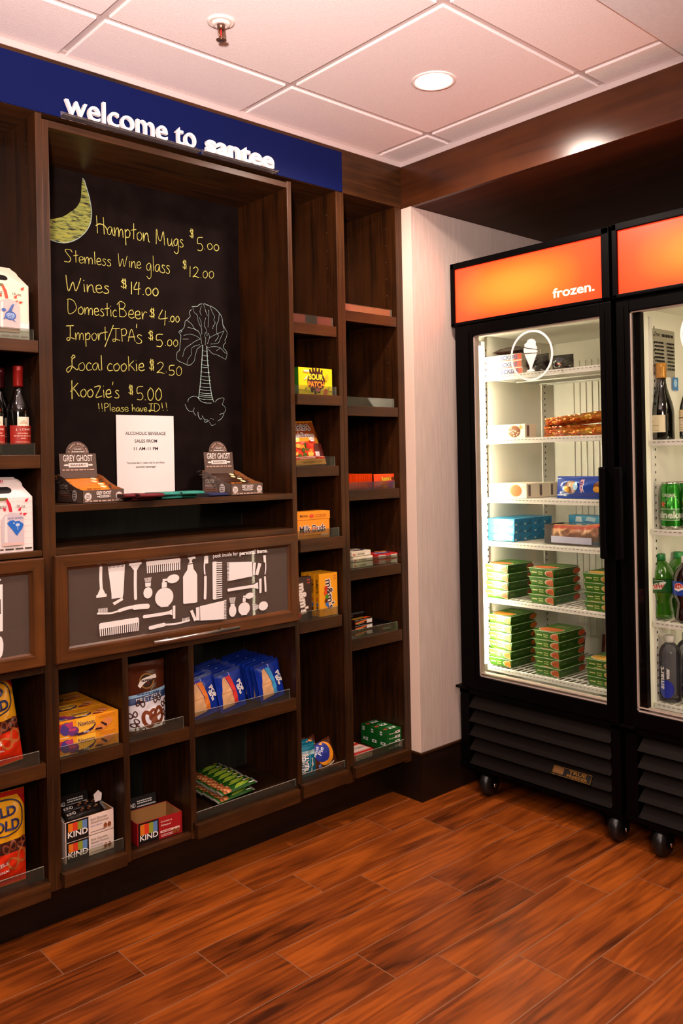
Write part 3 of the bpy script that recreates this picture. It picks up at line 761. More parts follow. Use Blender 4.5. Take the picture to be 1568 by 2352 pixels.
TR = [(3, [(305, 185), (400, 180), (440, 145), (490, 135)]), (2.5, [(515, 128), (580, 158), (650, 185), (720, 230), (790, 305), (830, 380), (845, 500), (870, 580)]),
 (2, [(840, 480), (890, 580), (918, 630), (915, 690), (895, 745), (880, 770), (890, 810), (855, 860), (862, 910), (905, 960), (920, 1010), (895, 1110)]),
 (2, [(310, 240), (280, 250), (262, 300), (278, 350), (225, 410), (190, 440), (178, 520), (150, 575), (90, 610), (82, 640), (115, 690), (100, 835), (92, 940), (45, 990), (45, 1100), (90, 1140), (155, 1168), (240, 1205), (285, 1195)]),
 (2, [(90, 605), (135, 610), (100, 640)]), (1.3, [(325, 210), (350, 290), (400, 330), (410, 410), (440, 500), (472, 560), (478, 660)]), (1.2, [(440, 385), (465, 450), (472, 520)]), (1.2, [(470, 180), (445, 270), (470, 330)]),
 (1.3, [(510, 145), (545, 260), (575, 340)]), (1.2, [(545, 385), (530, 440), (525, 520), (560, 590), (570, 690)]), (1.2, [(600, 250), (600, 360), (585, 540)]), (1.3, [(625, 190), (665, 290), (700, 360), (685, 420), (712, 465), (675, 530), (670, 570)]),
 (1.4, [(780, 320), (768, 430), (738, 500), (738, 640), (768, 700), (712, 785)]), (1.3, [(860, 620), (800, 740), (760, 820), (640, 835)]), (1.2, [(860, 610), (740, 660), (620, 720)]),
 (1.5, [(215, 420), (300, 490), (350, 570), (420, 620), (460, 710), (470, 830)]), (1.3, [(235, 545), (330, 570), (400, 605)]), (1.2, [(165, 685), (270, 665), (385, 700), (450, 750)]), (1.2, [(150, 750), (240, 750)]), (1.3, [(450, 745), (360, 790), (280, 845), (185, 920), (145, 1050)]),
 (1.2, [(435, 848), (320, 890), (290, 960), (300, 1010), (240, 1095), (220, 1170)]), (1.6, [(490, 850), (400, 920), (385, 960), (360, 1040), (345, 1130), (285, 1195)]), (1.3, [(580, 900), (695, 880), (800, 905), (870, 980), (910, 1000)]), (1.3, [(590, 930), (670, 1010), (720, 1015), (890, 1105)]), (1.2, [(800, 905), (735, 950)]),
 (1.4, [(540, 640), (525, 690), (545, 745), (535, 850)]), (1.4, [(590, 650), (608, 720), (575, 830)]), (5, [(490, 855), (485, 1000), (472, 1200), (455, 1480), (418, 1790)]), (5, [(562, 870), (570, 1060), (590, 1300), (620, 1560), (655, 1760), (685, 1850)]),
 (3, [(485, 1245), (582, 1247)]), (2.5, [(418, 1775), (355, 1745), (290, 1760), (240, 1800), (235, 1850)]), (2.5, [(418, 1790), (470, 1840), (560, 1865), (645, 1865)]), (2, [(705, 1850), (750, 1800), (840, 1775), (862, 1800), (830, 1890)]), (2, [(830, 1890), (880, 1940), (888, 2000), (860, 2030)]),
 (2.4, [(785, 2065), (860, 2045), (820, 2130), (750, 2180)]), (2.4, [(183, 1888), (220, 1970), (270, 2010), (330, 2005)]), (2, [(345, 1950), (330, 2010), (368, 2083)]), (3, [(408, 2020), (415, 2090), (450, 2145), (478, 2135)]), (2.4, [(480, 2085), (520, 2150), (585, 2160)]), (2.6, [(512, 2170), (540, 2198), (605, 2170)]), (1.5, [(610, 2200), (650, 2255), (710, 2230)]), (1.5, [(625, 2130), (675, 2150)])]
for i, y in enumerate((950, 1030, 1115, 1195, 1320, 1395, 1455, 1515, 1580, 1630, 1685, 1720, 1750, 1790)):
    k0 = (y-855)/940; TR.append((1.6 if y < 1500 else 2.2, [(490-72*k0, y-5), (525, y+12), (562+95*k0, y+14)]))
kx = PY(460, 800, BY).x-PY(450, 800, BY).x
for wd, pts in TR:
    q = [PY(400+x/7.586, 680+y/7.586, BY) for x, y in pts]
    a.line(smooth_line([(p.x, p.z) for p in q], 4), (wd*.55+.25)*.00095, CHALK2)
    if wd < 2:
        for p in (q[0], q[-1]): a.disc(p.x, p.z, .0011, .0011, CHALK2, 8)
tm.build('chalk_palm_tree', cbd, o=(-.75, BY, 1.7))

# ------------------------------------------------------------------ the two glass-door fridges
def header_mat(name, ctr):
    m = bpy.data.materials.new(name); m.use_nodes = True
    nt = m.node_tree; b = nt.nodes['Principled BSDF']; L = nt.links.new
    tc = nd(nt, 'ShaderNodeTexCoord'); sp = nd(nt, 'ShaderNodeSeparateXYZ'); L(tc.outputs['Object'], sp.inputs[0])
    def lobe(o, c, s):
        a = nd(nt, 'ShaderNodeMath', operation='SUBTRACT'); L(o, a.inputs[0]); a.inputs[1].default_value = c
        d = nd(nt, 'ShaderNodeMath', operation='DIVIDE'); L(a.outputs[0], d.inputs[0]); d.inputs[1].default_value = s
        q = nd(nt, 'ShaderNodeMath', operation='POWER'); L(d.outputs[0], q.inputs[0]); q.inputs[1].default_value = 2
        e = nd(nt, 'ShaderNodeMath', operation='SUBTRACT'); e.inputs[0].default_value = 1; e.use_clamp = True; L(q.outputs[0], e.inputs[1])
        return e.outputs[0]
    k = nd(nt, 'ShaderNodeMath', operation='MULTIPLY')
    L(lobe(sp.outputs['Y'], ctr, .355), k.inputs[0]); L(lobe(sp.outputs['Z'], 0, .128), k.inputs[1])
    r = ramp(nt, [(0, (1, .012, .005)), (.35, (1, .034, .009)), (.68, (1, .095, .011)), (1, (1, .19, .020))])
    L(k.outputs[0], r.inputs[0]); L(r.outputs[0], b.inputs['Emission Color']); b.inputs['Emission Strength'].default_value = HDR
    b.inputs['Base Color'].default_value = (.4, .05, .01, 1); b.inputs['Roughness'].default_value = .25
    return m
HDR = 2.1
M_LED = mat('led_tube', 'fff6da', .3, emit=175., ecol=(1, .88, .62))
M_LED2 = mat('led_tube_dim', 'fff6da', .3, emit=62., ecol=(1, .86, .60))
M_SEAL = mat('door_spacer', 'b9a79c', .4)
M_LOUV = mat('louver_brown_black', '120c09', .6, spec=.15)
M_RUB = mat('caster_rubber', '0c0c0c', .35)
M_GOLD = mat('gold_badge', 'b98a3c', .35, .8)
def fridge(y0, xf, gl_y, gl_y2, gz0, gz1, hdr_c, handle_y, led_y, ledm, label):
    W_ = .69; t = thing('display_fridge', label, 'fridge', (.5, y0-W_/2, 0)); B = MB
    yA, yB = y0, y0-W_
    c = B()
    c.box(.237, .83, yA, yA-.05, .10, 2.055, M_BLACKM).box(.237, .83, yB, yB+.05, .10, 2.055, M_BLACKM)
    c.box(.80, .83, yA, yB, .10, 2.055, M_BLACKM).box(.237, .83, yA, yB, 1.795, 2.055, M_BLACKM).box(.237, .83, yA, yB, .10, .42, M_BLACKM)
    c.build('cabinet', t, o=(.5, y0-W_/2, .1))
    l = B(); yi, yj = yA-.06, yB+.06
    l.box(.24, .80, yA-.05, yi, .42, 1.795, M_LINER).box(.24, .80, yB+.05, yj, .42, 1.795, M_LINER).box(.79, .80, yi, yj, .42, 1.795, M_LINER)
    l.box(.24, .80, yi, yj, 1.785, 1.795, M_LINER).box(.24, .80, yi, yj, .42, .43, M_LINER)
    l.build('liner', t, o=(.5, y0-W_/2, .42))
    rb = B(); y = yi-.10
    rb.box(.782, .79, yi-.085, yj+.03, .55, 1.70, M_LINER)
    while y > yj+.04: rb.box(.776, .782, y, y-.011, .55, 1.70, M_LINER); y -= .029
    rb.build('ribbed_back', t, o=(.785, y0-W_/2, .55))
    for yy, s in ((yi, -1), (yj, 1)):
        for xx in (.309, .705):
            p = B().box(xx-.008, xx+.008, yy, yy+s*.006, .47, 1.76, M_WIRE); a = Art(p, plane_map((xx, yy+s*.006, .47), (1, 0, 0), (0, 0, 1)) if s < 0 else plane_map((xx, yy+s*.006, .47), (-1, 0, 0), (0, 0, 1)))
            z = .03
            while z < 1.27: a.rect(-.003, z, .003, z+.008, M_BLACK); z += .0254
            p.build('pilaster', t, o=(xx, yy, .47))
    # door
    d = B(); da, db = y0-.004 if xf < .19 else y0-.018, yB-.002
    for b in ((da, gl_y, .41, 1.812), (gl_y2, db, .41, 1.812), (gl_y, gl_y2, gz1, 1.812), (gl_y, gl_y2, .41, gz0)): d.box(.195, .236, *b, M_BLACK, .003)
    e = .012
    for b in ((gl_y+.020, gl_y+.016, gz0-.016, gz1+.016), (gl_y2-.016, gl_y2-.020, gz0-.016, gz1+.016)): d.box(.192, .196, *b, M_BLACK)
    dr = d.build('door', t, o=(.2, y0-W_/2, .41))
    s = B(); w_ = .004
    for b in ((gl_y, gl_y-w_, gz0, gz1), (gl_y2+w_, gl_y2, gz0, gz1), (gl_y, gl_y2, gz1-w_, gz1), (gl_y, gl_y2, gz0, gz0+w_), (gl_y, gl_y2, gz0+.012, gz0+.0145)): s.box(.203, .230, *b, M_SEAL)
    s.build('glass_spacer', dr, o=(.21, y0-W_/2, gz0))
    gm = B().box(.208, .212, gl_y, gl_y2, gz0, gz1, G_DOOR); ga = Art(gm, lambda u, v, l: (.208-l, -u, v), .0001, .0004)
    if xf < .19: B().box(.2125, .236, gl_y, gl_y-.031, gz0, gz1, M_BLACK, .002).build('inner_stile', dr, o=(.22, gl_y, gz0))
    hd = B().box(.158, .176, handle_y, handle_y-.026, .957, 1.262, M_BLACK, .006).box(.17, .197, handle_y-.006, handle_y-.020, .975, 1.0, M_BLACK).box(.17, .197, handle_y-.006, handle_y-.020, 1.22, 1.245, M_BLACK)
    hd.box(.176, .192, handle_y+.002, handle_y-.008, .957, 1.262, M_BLACK, .004)
    hd.build('handle', dr, o=(.17, handle_y, .957))
    # header sign
    h = B().box(xf+.012, .42, yA, yB, 1.815, 2.06, M_BLACK, .003)
    for b in ((yA, yA-.019, 1.815, 2.06), (yB+.030, yB, 1.815, 2.06), (yA, yB, 2.036, 2.06), (yA, yB, 1.815, 1.828)): h.box(xf-.002, xf+.014, *b, M_BLACK, .003)
    hs = h.build('header_sign', t, o=(xf, y0-W_/2, 1.815))
    pc = V((xf+.006, y0-.34, 1.932))
    pn = B().box(xf+.006, xf+.012, yA-.018, yB+.029, 1.827, 2.037, header_mat('lit_orange_panel', hdr_c)); pa = Art(pn, lambda u, v, l: (xf+.006-l, -u, v), .0004, .0006)
    # lower grille
    gr_ = B().box(.205, .237, yA-.002, yA-.045, .104, .40, M_BLACK, .002).box(.205, .237, yB+.035, yB, .104, .40, M_BLACK, .002).box(.205, .237, yA, yB, .385, .405, M_BLACK).box(.20, .237, yA, yB, .098, .112, M_BLACK, .002)
    gg = gr_.build('grille_frame', t, o=(.22, y0-W_/2, .1))
    for k in range(5):
        z = .113+k*.0545
        B().prism([(.205, yA-.045, z), (.198, yA-.048, z+.004), (.226, yA-.058, z+.046), (.234, yA-.058, z+.046)], (0, -.607, 0), M_LOUV).build('louver', gg, o=(.21, y0-W_/2, z))
    for yy in (yA-.112, yB+.03):
        for xx in (.235, .76):
            w2 = B(); xf_ = Matrix.Translation((xx, yy, .047)) @ Matrix.Rotation(PI/2, 4, 'X')
            w2.lathe([(.012, -.024), (.034, -.022), (.045, -.012), (.047, 0), (.045, .012), (.034, .022), (.012, .024)], M_RUB, 24, xf=xf_)
            w2.lathe([(.008, -.034), (.010, -.030), (.010, .030), (.008, .034)], M_CHROME, 12, xf=xf_)
            w2.box(xx-.018, xx+.018, yy-.031, yy-.027, .04, .10, M_BLACKM).box(xx-.018, xx+.018, yy+.027, yy+.031, .04, .10, M_BLACKM).box(xx-.03, xx+.03, yy-.033, yy+.033, .088, .101, M_BLACKM)
            w2.build('caster', t, o=(xx, yy, 0))
    B().tube([(.252, led_y, .50), (.252, led_y, 1.735)], .0065, ledm, 10).build('led_tube', t, o=(.252, led_y, .5))
    B().box(.245, .262, led_y-.012, led_y+.012, .475, .50, M_WIRE).build('led_socket', t, o=(.25, led_y, .48))
    B().box(.245, .262, led_y-.012, led_y+.012, 1.735, 1.755, M_WIRE).build('led_socket', t, o=(.25, led_y, 1.735))
    B().box(.19, .24, yA+.010, yA-.045, .402, .412, M_BLACKM, .003).build('hinge', t, o=(.2, yA, .40))
    return t, dr, gm, ga, hs, pn, pa
def wire_shelf(par, y0, zt_, floor=False):
    """zt_: top of the wires; a slotted price rail runs along the front"""
    ya, yb = y0-.066, y0-.624; m = MB()
    m.box(.284, .290, ya, yb, zt_-.017, zt_+.003, M_WIRE, .002)
    a = Art(m, lambda u, v, l: (.284-l, -u, v)); u = -ya+.012
    while u < -yb-.02: a.rect(u, zt_-.0055, u+.010, zt_-.0035, mat('rail_slot', '6e6659', .6)); u += .0165
    y = ya-.008
    while y > yb: m.tube([(.29, y, zt_-.002), (.74, y, zt_-.002)], .0021, M_WIRE, 6); y -= .0235
    for x in (.36, .52, .68, .735): m.tube([(x, ya, zt_-.006), (x, yb, zt_-.006)], .003, M_WIRE, 6)
    for yy in (ya, yb): m.tube([(.29, yy, zt_-.004), (.74, yy, zt_-.004)], .003, M_WIRE, 6)
    return m.build('wire_shelf', par, o=(.5, y0-.34, zt_))
Y1, Y2 = -.071, -.777
f1, dr1, gm1, ga1, hs1, pn1, pa1 = fridge(Y1, .195, -.174, -.7195, .462, 1.768, .04, -.726, -.153, M_LED, 'black glass door freezer with orange frozen sign, beside the pale stub wall')
f2, dr2, gm2, ga2, hs2, pn2, pa2 = fridge(Y2, .184, -.8265, -1.42, .462, 1.768, -.02, -.783, -1.375, M_LED2, 'black glass door drinks fridge cut by the right edge')
M_SIGN = mat('lit_sign_letters', 'fff7cf', .4, emit=.62, ecol=(1, .97, .72))
p0, p1 = PX(1269, 686, .20), PX(1365, 676, .20)
pa1.text('frozen.', -p0.y, p0.z+.001, p0.y-p1.y, .0335, M_SIGN, .020)
# round decals on the doors
rc = PX(1220, 816, .208); rr = (PX(1171, 816, .208).y-PX(1269, 816, .208).y)/2
ga1.ring(-rc.y, rc.z, rr, rr, .0085, M_WHITE, 48)
def s2(X, Y):
    p = PX(1080+X/4.48, 720+Y/4.48, .2075); return (-p.y, p.z)
ga1.poly(smooth_line([s2(*q) for q in ((557, 345), (556, 318), (578, 300), (590, 275), (620, 261), (655, 268), (672, 292), (672, 325), (684, 345), (680, 366), (640, 360), (590, 355), (557, 345))], 3)[:-1], M_WHITE)
ga1.poly(smooth_line([s2(*q) for q in ((551, 355), (600, 365), (645, 370), (685, 380), (683, 400), (620, 404), (560, 408), (548, 395), (546, 372), (551, 355))], 3)[:-1], M_WHITE)
ga1.poly([s2(*q) for q in ((556, 420), (684, 411), (642, 530), (632, 568), (661, 580), (661, 592), (620, 600), (579, 600), (578, 590), (612, 572), (606, 540))], M_WHITE)
gm1.build('glass_pane', dr1, o=(.21, -.45, .46))
pn1.build('lit_panel', hs1, o=(.2, Y1-.34, 1.932))
e0 = PX(1562, 790, .208)
ga2.ring(-e0.y+rr, rc.z+.006, rr, rr, .0085, M_WHITE, 48)
gm2.build('glass_pane', dr2, o=(.21, -1.12, .46))
pn2.build('lit_panel', hs2, o=(.19, Y2-.34, 1.932))
# badge on the freezer grille
bd = MB(); b0, b1 = PX(1262, 1776, .204), PX(1375, 1790, .204)
o_ = V((.2, b0.y, .168)); tilt = V((.42, 0, .9)).normalized()
BO = (.1972, PX(1266, 1776, .2).y, .1725)
bm = plane_map(BO, (0, -1, 0), (.555, 0, .832))
xx = Matrix((V((0, -1, 0)), V((.555, 0, .832)).normalized(), V((0, -1, 0)).cross(V((.555, 0, .832)).normalized()))).transposed().to_4x4(); xx.translation = BO
bd.box(0, .158, 0, .036, -.002, .0008, M_BLACK, xf=xx); a = Art(bd, bm, .0002, .0012)
a.rect(.002, .002, .156, .034, M_GOLD).rect(.0035, .0035, .1545, .0325, mat('badge_black', '120d09', .4)).rect(.005, .008, .046, .031, mat('badge_gold_dull', '6f4a1c', .5))
a.text('TRUE', .066, .0185, .07, .012, M_GOLD, .03).text('FREEZER', .062, .006, .082, .009, M_GOLD, .03)
bd.build('name_badge', f1, o=BO)
for z in (1.6135, 1.369, 1.141, .9715, .7495, .4835): wire_shelf(f1, Y1, z)
for z in (1.345, 1.050, .746, .4775): wire_shelf(f2, Y2, z)
# rating plate and energy label on the drinks fridge wall
lb = MB(); M_PLATE = mat('silver_plate', '9a9486', .4); yl = Y2-.0605
a = Art(lb, plane_map((.36, yl, 1.50), (1, 0, 0), (0, 0, 1)), .0003, .0006)
a.rect(-.03, .065, .12, .225, M_PLATE); a.text('True', -.02, .200, .035, .014, M_BLACK, .02).bars(.03, .195, .08, .02, M_BLACK, 1, 3).bars(-.022, .085, .065, .10, M_BLACK, 8, 4).bars(.06, .085, .05, .10, M_BLACK, 8, 5)
a.rect(.09, .02, .13, .065, C('2f6fae')).disc(.11, .045, .012, .014, C('9cc4e6'), 16).bars(-.01, .035, .05, .02, C('b2493c'), 2, 8)
lb.build('rating_plate', f2, o=(.36, yl, 1.5))

# ------------------------------------------------------------------ product builders (front faces -y, centred on x, standing on z = 0)
def carton(w_, d, h, col, side=None, top=None, bev=.0008, rough=.4):
    m = MB(); c = C(col, rough) if isinstance(col, str) else col
    m.box(-w_/2, w_/2, 0, d, 0, h, c, bev)
    fr = Art(m, plane_map((-w_/2, 0, 0), (1, 0, 0), (0, 0, 1)))
    rs = Art(m, plane_map((w_/2, 0, 0), (0, 1, 0), (0, 0, 1)))
    ls = Art(m, plane_map((-w_/2, d, 0), (0, -1, 0), (0, 0, 1)))
    tp = Art(m, plane_map((-w_/2, 0, h), (1, 0, 0), (0, 1, 0)))
    if side: rs.rect(0, 0, d, h, C(side, rough)); ls.rect(0, 0, d, h, C(side, rough))
    if top: tp.rect(0, 0, w_, d, C(top, rough))
    return m, fr, rs, ls, tp
def pouch(w_, h, t, col, seal=.012, taper=0., rough=.22, n=16, wr=.06, seed=0, base_full=False, back=None):
    """filled bag: two bulged skins meeting in flat crimped ends"""
    m = MB(); rnd = random.Random(seed); ph = [rnd.uniform(0, 6) for _ in range(4)]
    c = C(col, rough) if isinstance(col, str) else col
    def bulge(u, v):
        a = max(0, min(1, u/w_)); q = max(0, min(1, (v-seal)/(h-2*seal)))
        e = math.sin(PI*a)**.55 if 0 < a < 1 else 0
        f = (math.sin(PI*q)**.5 if 0 < q < 1 else 0) if not base_full else ((1-q)**.4 if 0 <= q < 1 else 0)
        k = 1+wr*(math.sin(u*170+ph[0])*math.sin(v*130+ph[1])+.6*math.sin(u*90-v*210+ph[2]))
        return t/2*e*f*k+.0006
    def X(u, v): return (u-w_/2)*(1-taper*v/h)
    def mf(u, v, l): return (X(u, v), -bulge(u, v)-l, v)
    for s in (-1, 1):
        vs = [(X(w_*i/n, h*j/n), s*bulge(w_*i/n, h*j/n), h*j/n) for j in range(n+1) for i in range(n+1)]
        fs = []
        for j in range(n):
            for i in range(n):
                q = (j*(n+1)+i, j*(n+1)+i+1, (j+1)*(n+1)+i+1, (j+1)*(n+1)+i)
                fs.append(q if s < 0 else q[::-1])
        m.add(vs, fs, c if s < 0 or back is None else C(back, rough), True)
    return m, Art(m, mf, .0002, .0008, 8)
def cyl_art(m, r, c=(0, 0), sub=10):
    return Art(m, lambda u, v, l: (c[0]+(r+l)*math.sin(u/r), c[1]-(r+l)*math.cos(u/r), v), .0001, .0003, sub)
def P(name, label, cat, m, loc, rot=0., group=None):
    o = m.build(name, loc=loc, rot=rot if not isinstance(rot, tuple) else 0)
    if isinstance(rot, tuple): o.rotation_euler = rot
    return tag(o, label, cat, group)
def PD(o, label, loc, rot=None): return dup(o, loc, rot, label)
WHT, BLK, RED, GLD = C('f4f0ec'), C('141010'), C('c8201a'), C('d9a23a')

# ------------------------------------------------------------------ counter: notice, cookie displays, drink sleeves
pa_, pb_ = PY(266, 952, .282), PY(398, 951, .282)
pw = pb_.x-pa_.x; phh = pa_.z-1.1935
m = MB().box(0, pw, .2815, .2825, 0, phh, mat('white_paper', 'f3ece9', .6)); a = Art(m, plane_map((0, .2815, 0), (1, 0, 0), (0, 0, 1)), .0001, .0002)
def ctext(a, t, cx, z, wd, ht, mm_, b=.0): a.text(t, cx-wd/2, z, wd, ht, mm_, b)
INK = C('1c1618', .6)
ctext(a, 'ALCOHOLIC BEVERAGE', pw*.5, phh*.758, pw*.70, .0108, INK, .012); ctext(a, 'SALES FROM', pw*.5, phh*.665, pw*.39, .0105, INK, .012); ctext(a, '11 AM-11 PM', pw*.5, phh*.572, pw*.42, .0105, INK, .012)
ctext(a, 'You must be 21 years old to purchase', pw*.49, phh*.400, pw*.66, .0082, INK, .006); ctext(a, 'alcoholic beverages', pw*.49, phh*.350, pw*.345, .0082, INK, .006)
P('paper_notice', 'white paper notice about alcoholic beverage sales leaning on the chalkboard', 'notice', m, (pa_.x, 0, 1.1925))
TAUPE = C('5d4a40', .45); TAUPED = C('4a372e', .5); KRAFT = C('b5713a', .6); PINKW = C('f3e6df', .5)
def cookie_display(x, y, z, label, tx):
    t = thing('cookie_display_box', label, 'display box', (x, y, z)); w_, d = .128, .17
    m = MB(); th = .0012
    m.box(-w_/2, w_/2, 0, d, 0, .0012, KRAFT)
    m.box(-w_/2, w_/2, 0, th, 0, .037, TAUPE).box(-w_/2, w_/2, d-th, d, 0, .082, KRAFT)
    side = [(0, .0), (d, .0), (d, .082), (d*.78, .075), (d*.5, .056), (d*.25, .044), (0, .037)]
    for sx in (-w_/2, w_/2-th):
        m.prism([(sx, yy, zz) for yy, zz in side], (th, 0, 0), TAUPE)
    ins = [(w_/2-th-.0004, yy, zz) for yy, zz in side]; m.prism(ins, (-.0005, 0, 0), KRAFT)
    a = Art(m, plane_map((-w_/2, 0, 0), (1, 0, 0), (0, 0, 1)))
    for cx in (.0165, .112):
        a.disc(cx, .0185, .0105, .0112, PINKW).ring(cx, .0185, .0088, .0095, .0006, TAUPE).bars(cx-.006, .012, .012, .013, TAUPE, 3, int(cx*999))
    a.text('GREY GHOST', .041, .0225, .046, .0105, PINKW, .02).rect(.049, .0148, .079, .0205, PINKW).rect(.0425, .0166, .0855, .0187, PINKW).bars(.051, .0155, .026, .0045, TAUPE, 1, 2)
    a.bars(.006, .002, .116, .007, C('c9a592'), 1, 7)
    a = Art(m, plane_map((-w_/2, d, 0), (0, -1, 0), (0, 0, 1)))
    a.text('COOKIES', .02, .040, .052, .012, PINKW, .005).rect(.02, .036, .085, .0368, PINKW).bars(.02, .028, .062, .006, C('c9a592'), 1, 5).rect(.02, .0262, .088, .027, PINKW).rect(.02, .013, .092, .023, C('96624a')).bars(.022, .0125, .066, .010, TAUPED, 1, 6)
    a.disc(.122, .022, .0165, .0165, PINKW).ring(.122, .022, .014, .014, .0008, TAUPE).bars(.113, .012, .018, .02, TAUPE, 3, 12)
    m.build('tray', t)
    h = MB(); wc = .117
    pts = [(-wc/2, .070), (wc/2, .070), (wc/2, .144), (.037, .144)]
    pts += [(.037*math.cos(PI*i/16), .144+.037*math.sin(PI*i/16)) for i in range(1, 16)]+[(-.037, .144), (-wc/2, .144)]
    h.prism([(px, d-.012+(pz-.07)*.12, pz) for px, pz in pts], (0, .0014, 0), TAUPE)
    a = Art(h, plane_map((0, d-.012-.07*.12, 0), (1, 0, 0), (0, .12, 1)))
    a.text('GREY GHOST', -.047, .1215, .094, .0195, PINKW, .012)
    a.rect(-.031, .1035, .031, .1165, PINKW).disc(-.0385, .110, .0075, .003, PINKW).disc(.0385, .110, .0075, .003, PINKW).text('BAKERY', -.025, .1065, .05, .007, TAUPE, .01)
    a.bars(-.052, .0915, .104, .008, C('c9a592'), 1, 3)
    a.ring(0, .145, .0245, .0235, .0007, C('c9a592')).ring(0, .145, .0225, .0215, .0007, C('c9a592')).rect(-.03, .12, .03, .1235, TAUPE) if False else None
    for i in range(17):
        an = PI*(.06+.88*i/16); q = (.030*math.cos(an), .1445+.030*math.sin(an)); tn = (-math.sin(an)*.0012, math.cos(an)*.0012); rd = (math.cos(an)*.0028, math.sin(an)*.0028)
        if i % 6 == 3: continue
        a.poly([(q[0]-tn[0]-rd[0], q[1]-tn[1]-rd[1]), (q[0]+tn[0]-rd[0], q[1]+tn[1]-rd[1]), (q[0]+tn[0]+rd[0], q[1]+tn[1]+rd[1]), (q[0]-tn[0]+rd[0], q[1]-tn[1]+rd[1])], C('c9a592'))
    for r_ in (.0225, .0205):
        a.line([(r_*math.cos(PI*i/20), .1445+r_*math.sin(PI*i/20)) for i in range(21)], .0006, C('c9a592'))
    a.bars(-.012, .155, .024, .006, PINKW, 1, 4).bars(-.019, .147, .038, .006, PINKW, 1, 9)
    h.build('header_card', t)
    return t
L_Y = .03
cookie_display(-1.2295, L_Y, 1.192, 'grey brown cookie display box left of the white paper notice', 0)
cookie_display(-.7235, L_Y, 1.193, 'grey brown cookie display box right of the white paper notice', 0)
M_FILM = mat('crinkled_film', 'd9c6b6', .12, .85)
def cookie_pack(col, txt):
    m, a = pouch(.116, .072, .016, col, .004, 0, .3, 12, .05, 3)
    a.text('GREY GHOST', .038, .040, .045, .0075, txt, .02).disc(.095, .058, .010, .007, C('f4e9b8')).bars(.045, .030, .03, .005, txt, 1, 2)
    rnd = random.Random(5)
    for sx in (-.060, .060):
        for k in range(8):
            z = .006+k*.0085; m.add([(sx-.007, -.003, z), (sx+.007, rnd.uniform(-.012, .004), z+rnd.uniform(-.002, .004)), (sx+.005, rnd.uniform(-.008, .010), z+.008), (sx-.007, .002, z+.008)], [(0, 1, 2, 3)], M_FILM)
    return m
ordn = ['front', 'second', 'third', 'fourth', 'rearmost']
for bx, bz, col, txt, cn, side in ((-1.2295, 1.194, 'e8892a', C('7a2f10'), 'orange', 'left'), (-.7235, 1.195, '3a2418', C('e8892a'), 'dark brown', 'right')):
    base = None
    for k in range(5):
        loc = (bx+(.004 if k % 2 else -.003), L_Y+.030+k*.026, bz+.004+k*.0075)
        lab = '%s cookie packet in the %s display box, %s of five' % (cn, side, ordn[k])
        rot = (-.95, 0, .03*(k % 3-1))
        if base is None: base = P('cookie_packet', lab, 'cookie packet', cookie_pack(col, txt), loc, rot, 'cookie packets in the %s display box' % side)
        else: PD(base, lab, loc, rot)
def sleeve(col):
    m = MB(); n = 16; w_, d, h = .074, .085, .011
    pr = []
    for i in range(n):
        an = 2*PI*i/n; cx, sz = math.cos(an), math.sin(an)
        pr.append((d/2*math.copysign(abs(cx)**.45, cx), h/2+h/2*math.copysign(abs(sz)**.8, sz)))
    m.prism([(-w_/2, y, z) for y, z in pr], (w_, 0, 0), C(col, .75), smooth=True)
    m.prism([(-w_/2-.0004, y*.93, (z-h/2)*.62+h/2) for y, z in pr], (.0003, 0, 0), BLK)
    return m
sl = {}
for col, cn, px, py, z, rz, lab in (('6b1420', 'dark red', 322, 1146.5, 1.1922, .0, 'dark red folded drink sleeve, the lowest of the red ones'), ('6b1420', '', 303, 1139.5, 1.2034, .05, 'dark red folded drink sleeve touching the left cookie display box'), ('6b1420', '', 346, 1138.5, 1.2038, -.15, 'dark red folded drink sleeve on top, next to the teal ones'),
                                ('2f9283', 'teal', 384, 1143.5, 1.1922, .1, 'teal folded drink sleeve on the counter, nearest the red ones'), ('2f9283', '', 420, 1141, 1.1922, .0, 'teal folded drink sleeve lying under the other teal ones'), ('2f9283', '', 380, 1135.5, 1.2036, .12, 'teal folded drink sleeve on top, below the paper notice corner'), ('2f9283', '', 439, 1133, 1.2036, -.12, 'teal folded drink sleeve on top, nearest the right cookie display box'),
                                ('16204e', 'navy', 494, 1138, 1.1922, .05, 'navy blue folded drink sleeve in front of the right cookie display box')):
    p = PZ(px, py, z+.004); loc = (p.x, min(p.y+.02, .2), z)
    if cn == 'navy': loc = (-.8335, .075, z)
    if col not in sl: sl[col] = P('drink_sleeve', lab, 'drink sleeve', sleeve(col), loc, rz, 'folded drink sleeves on the counter')
    else: PD(sl[col], lab, loc, rz)

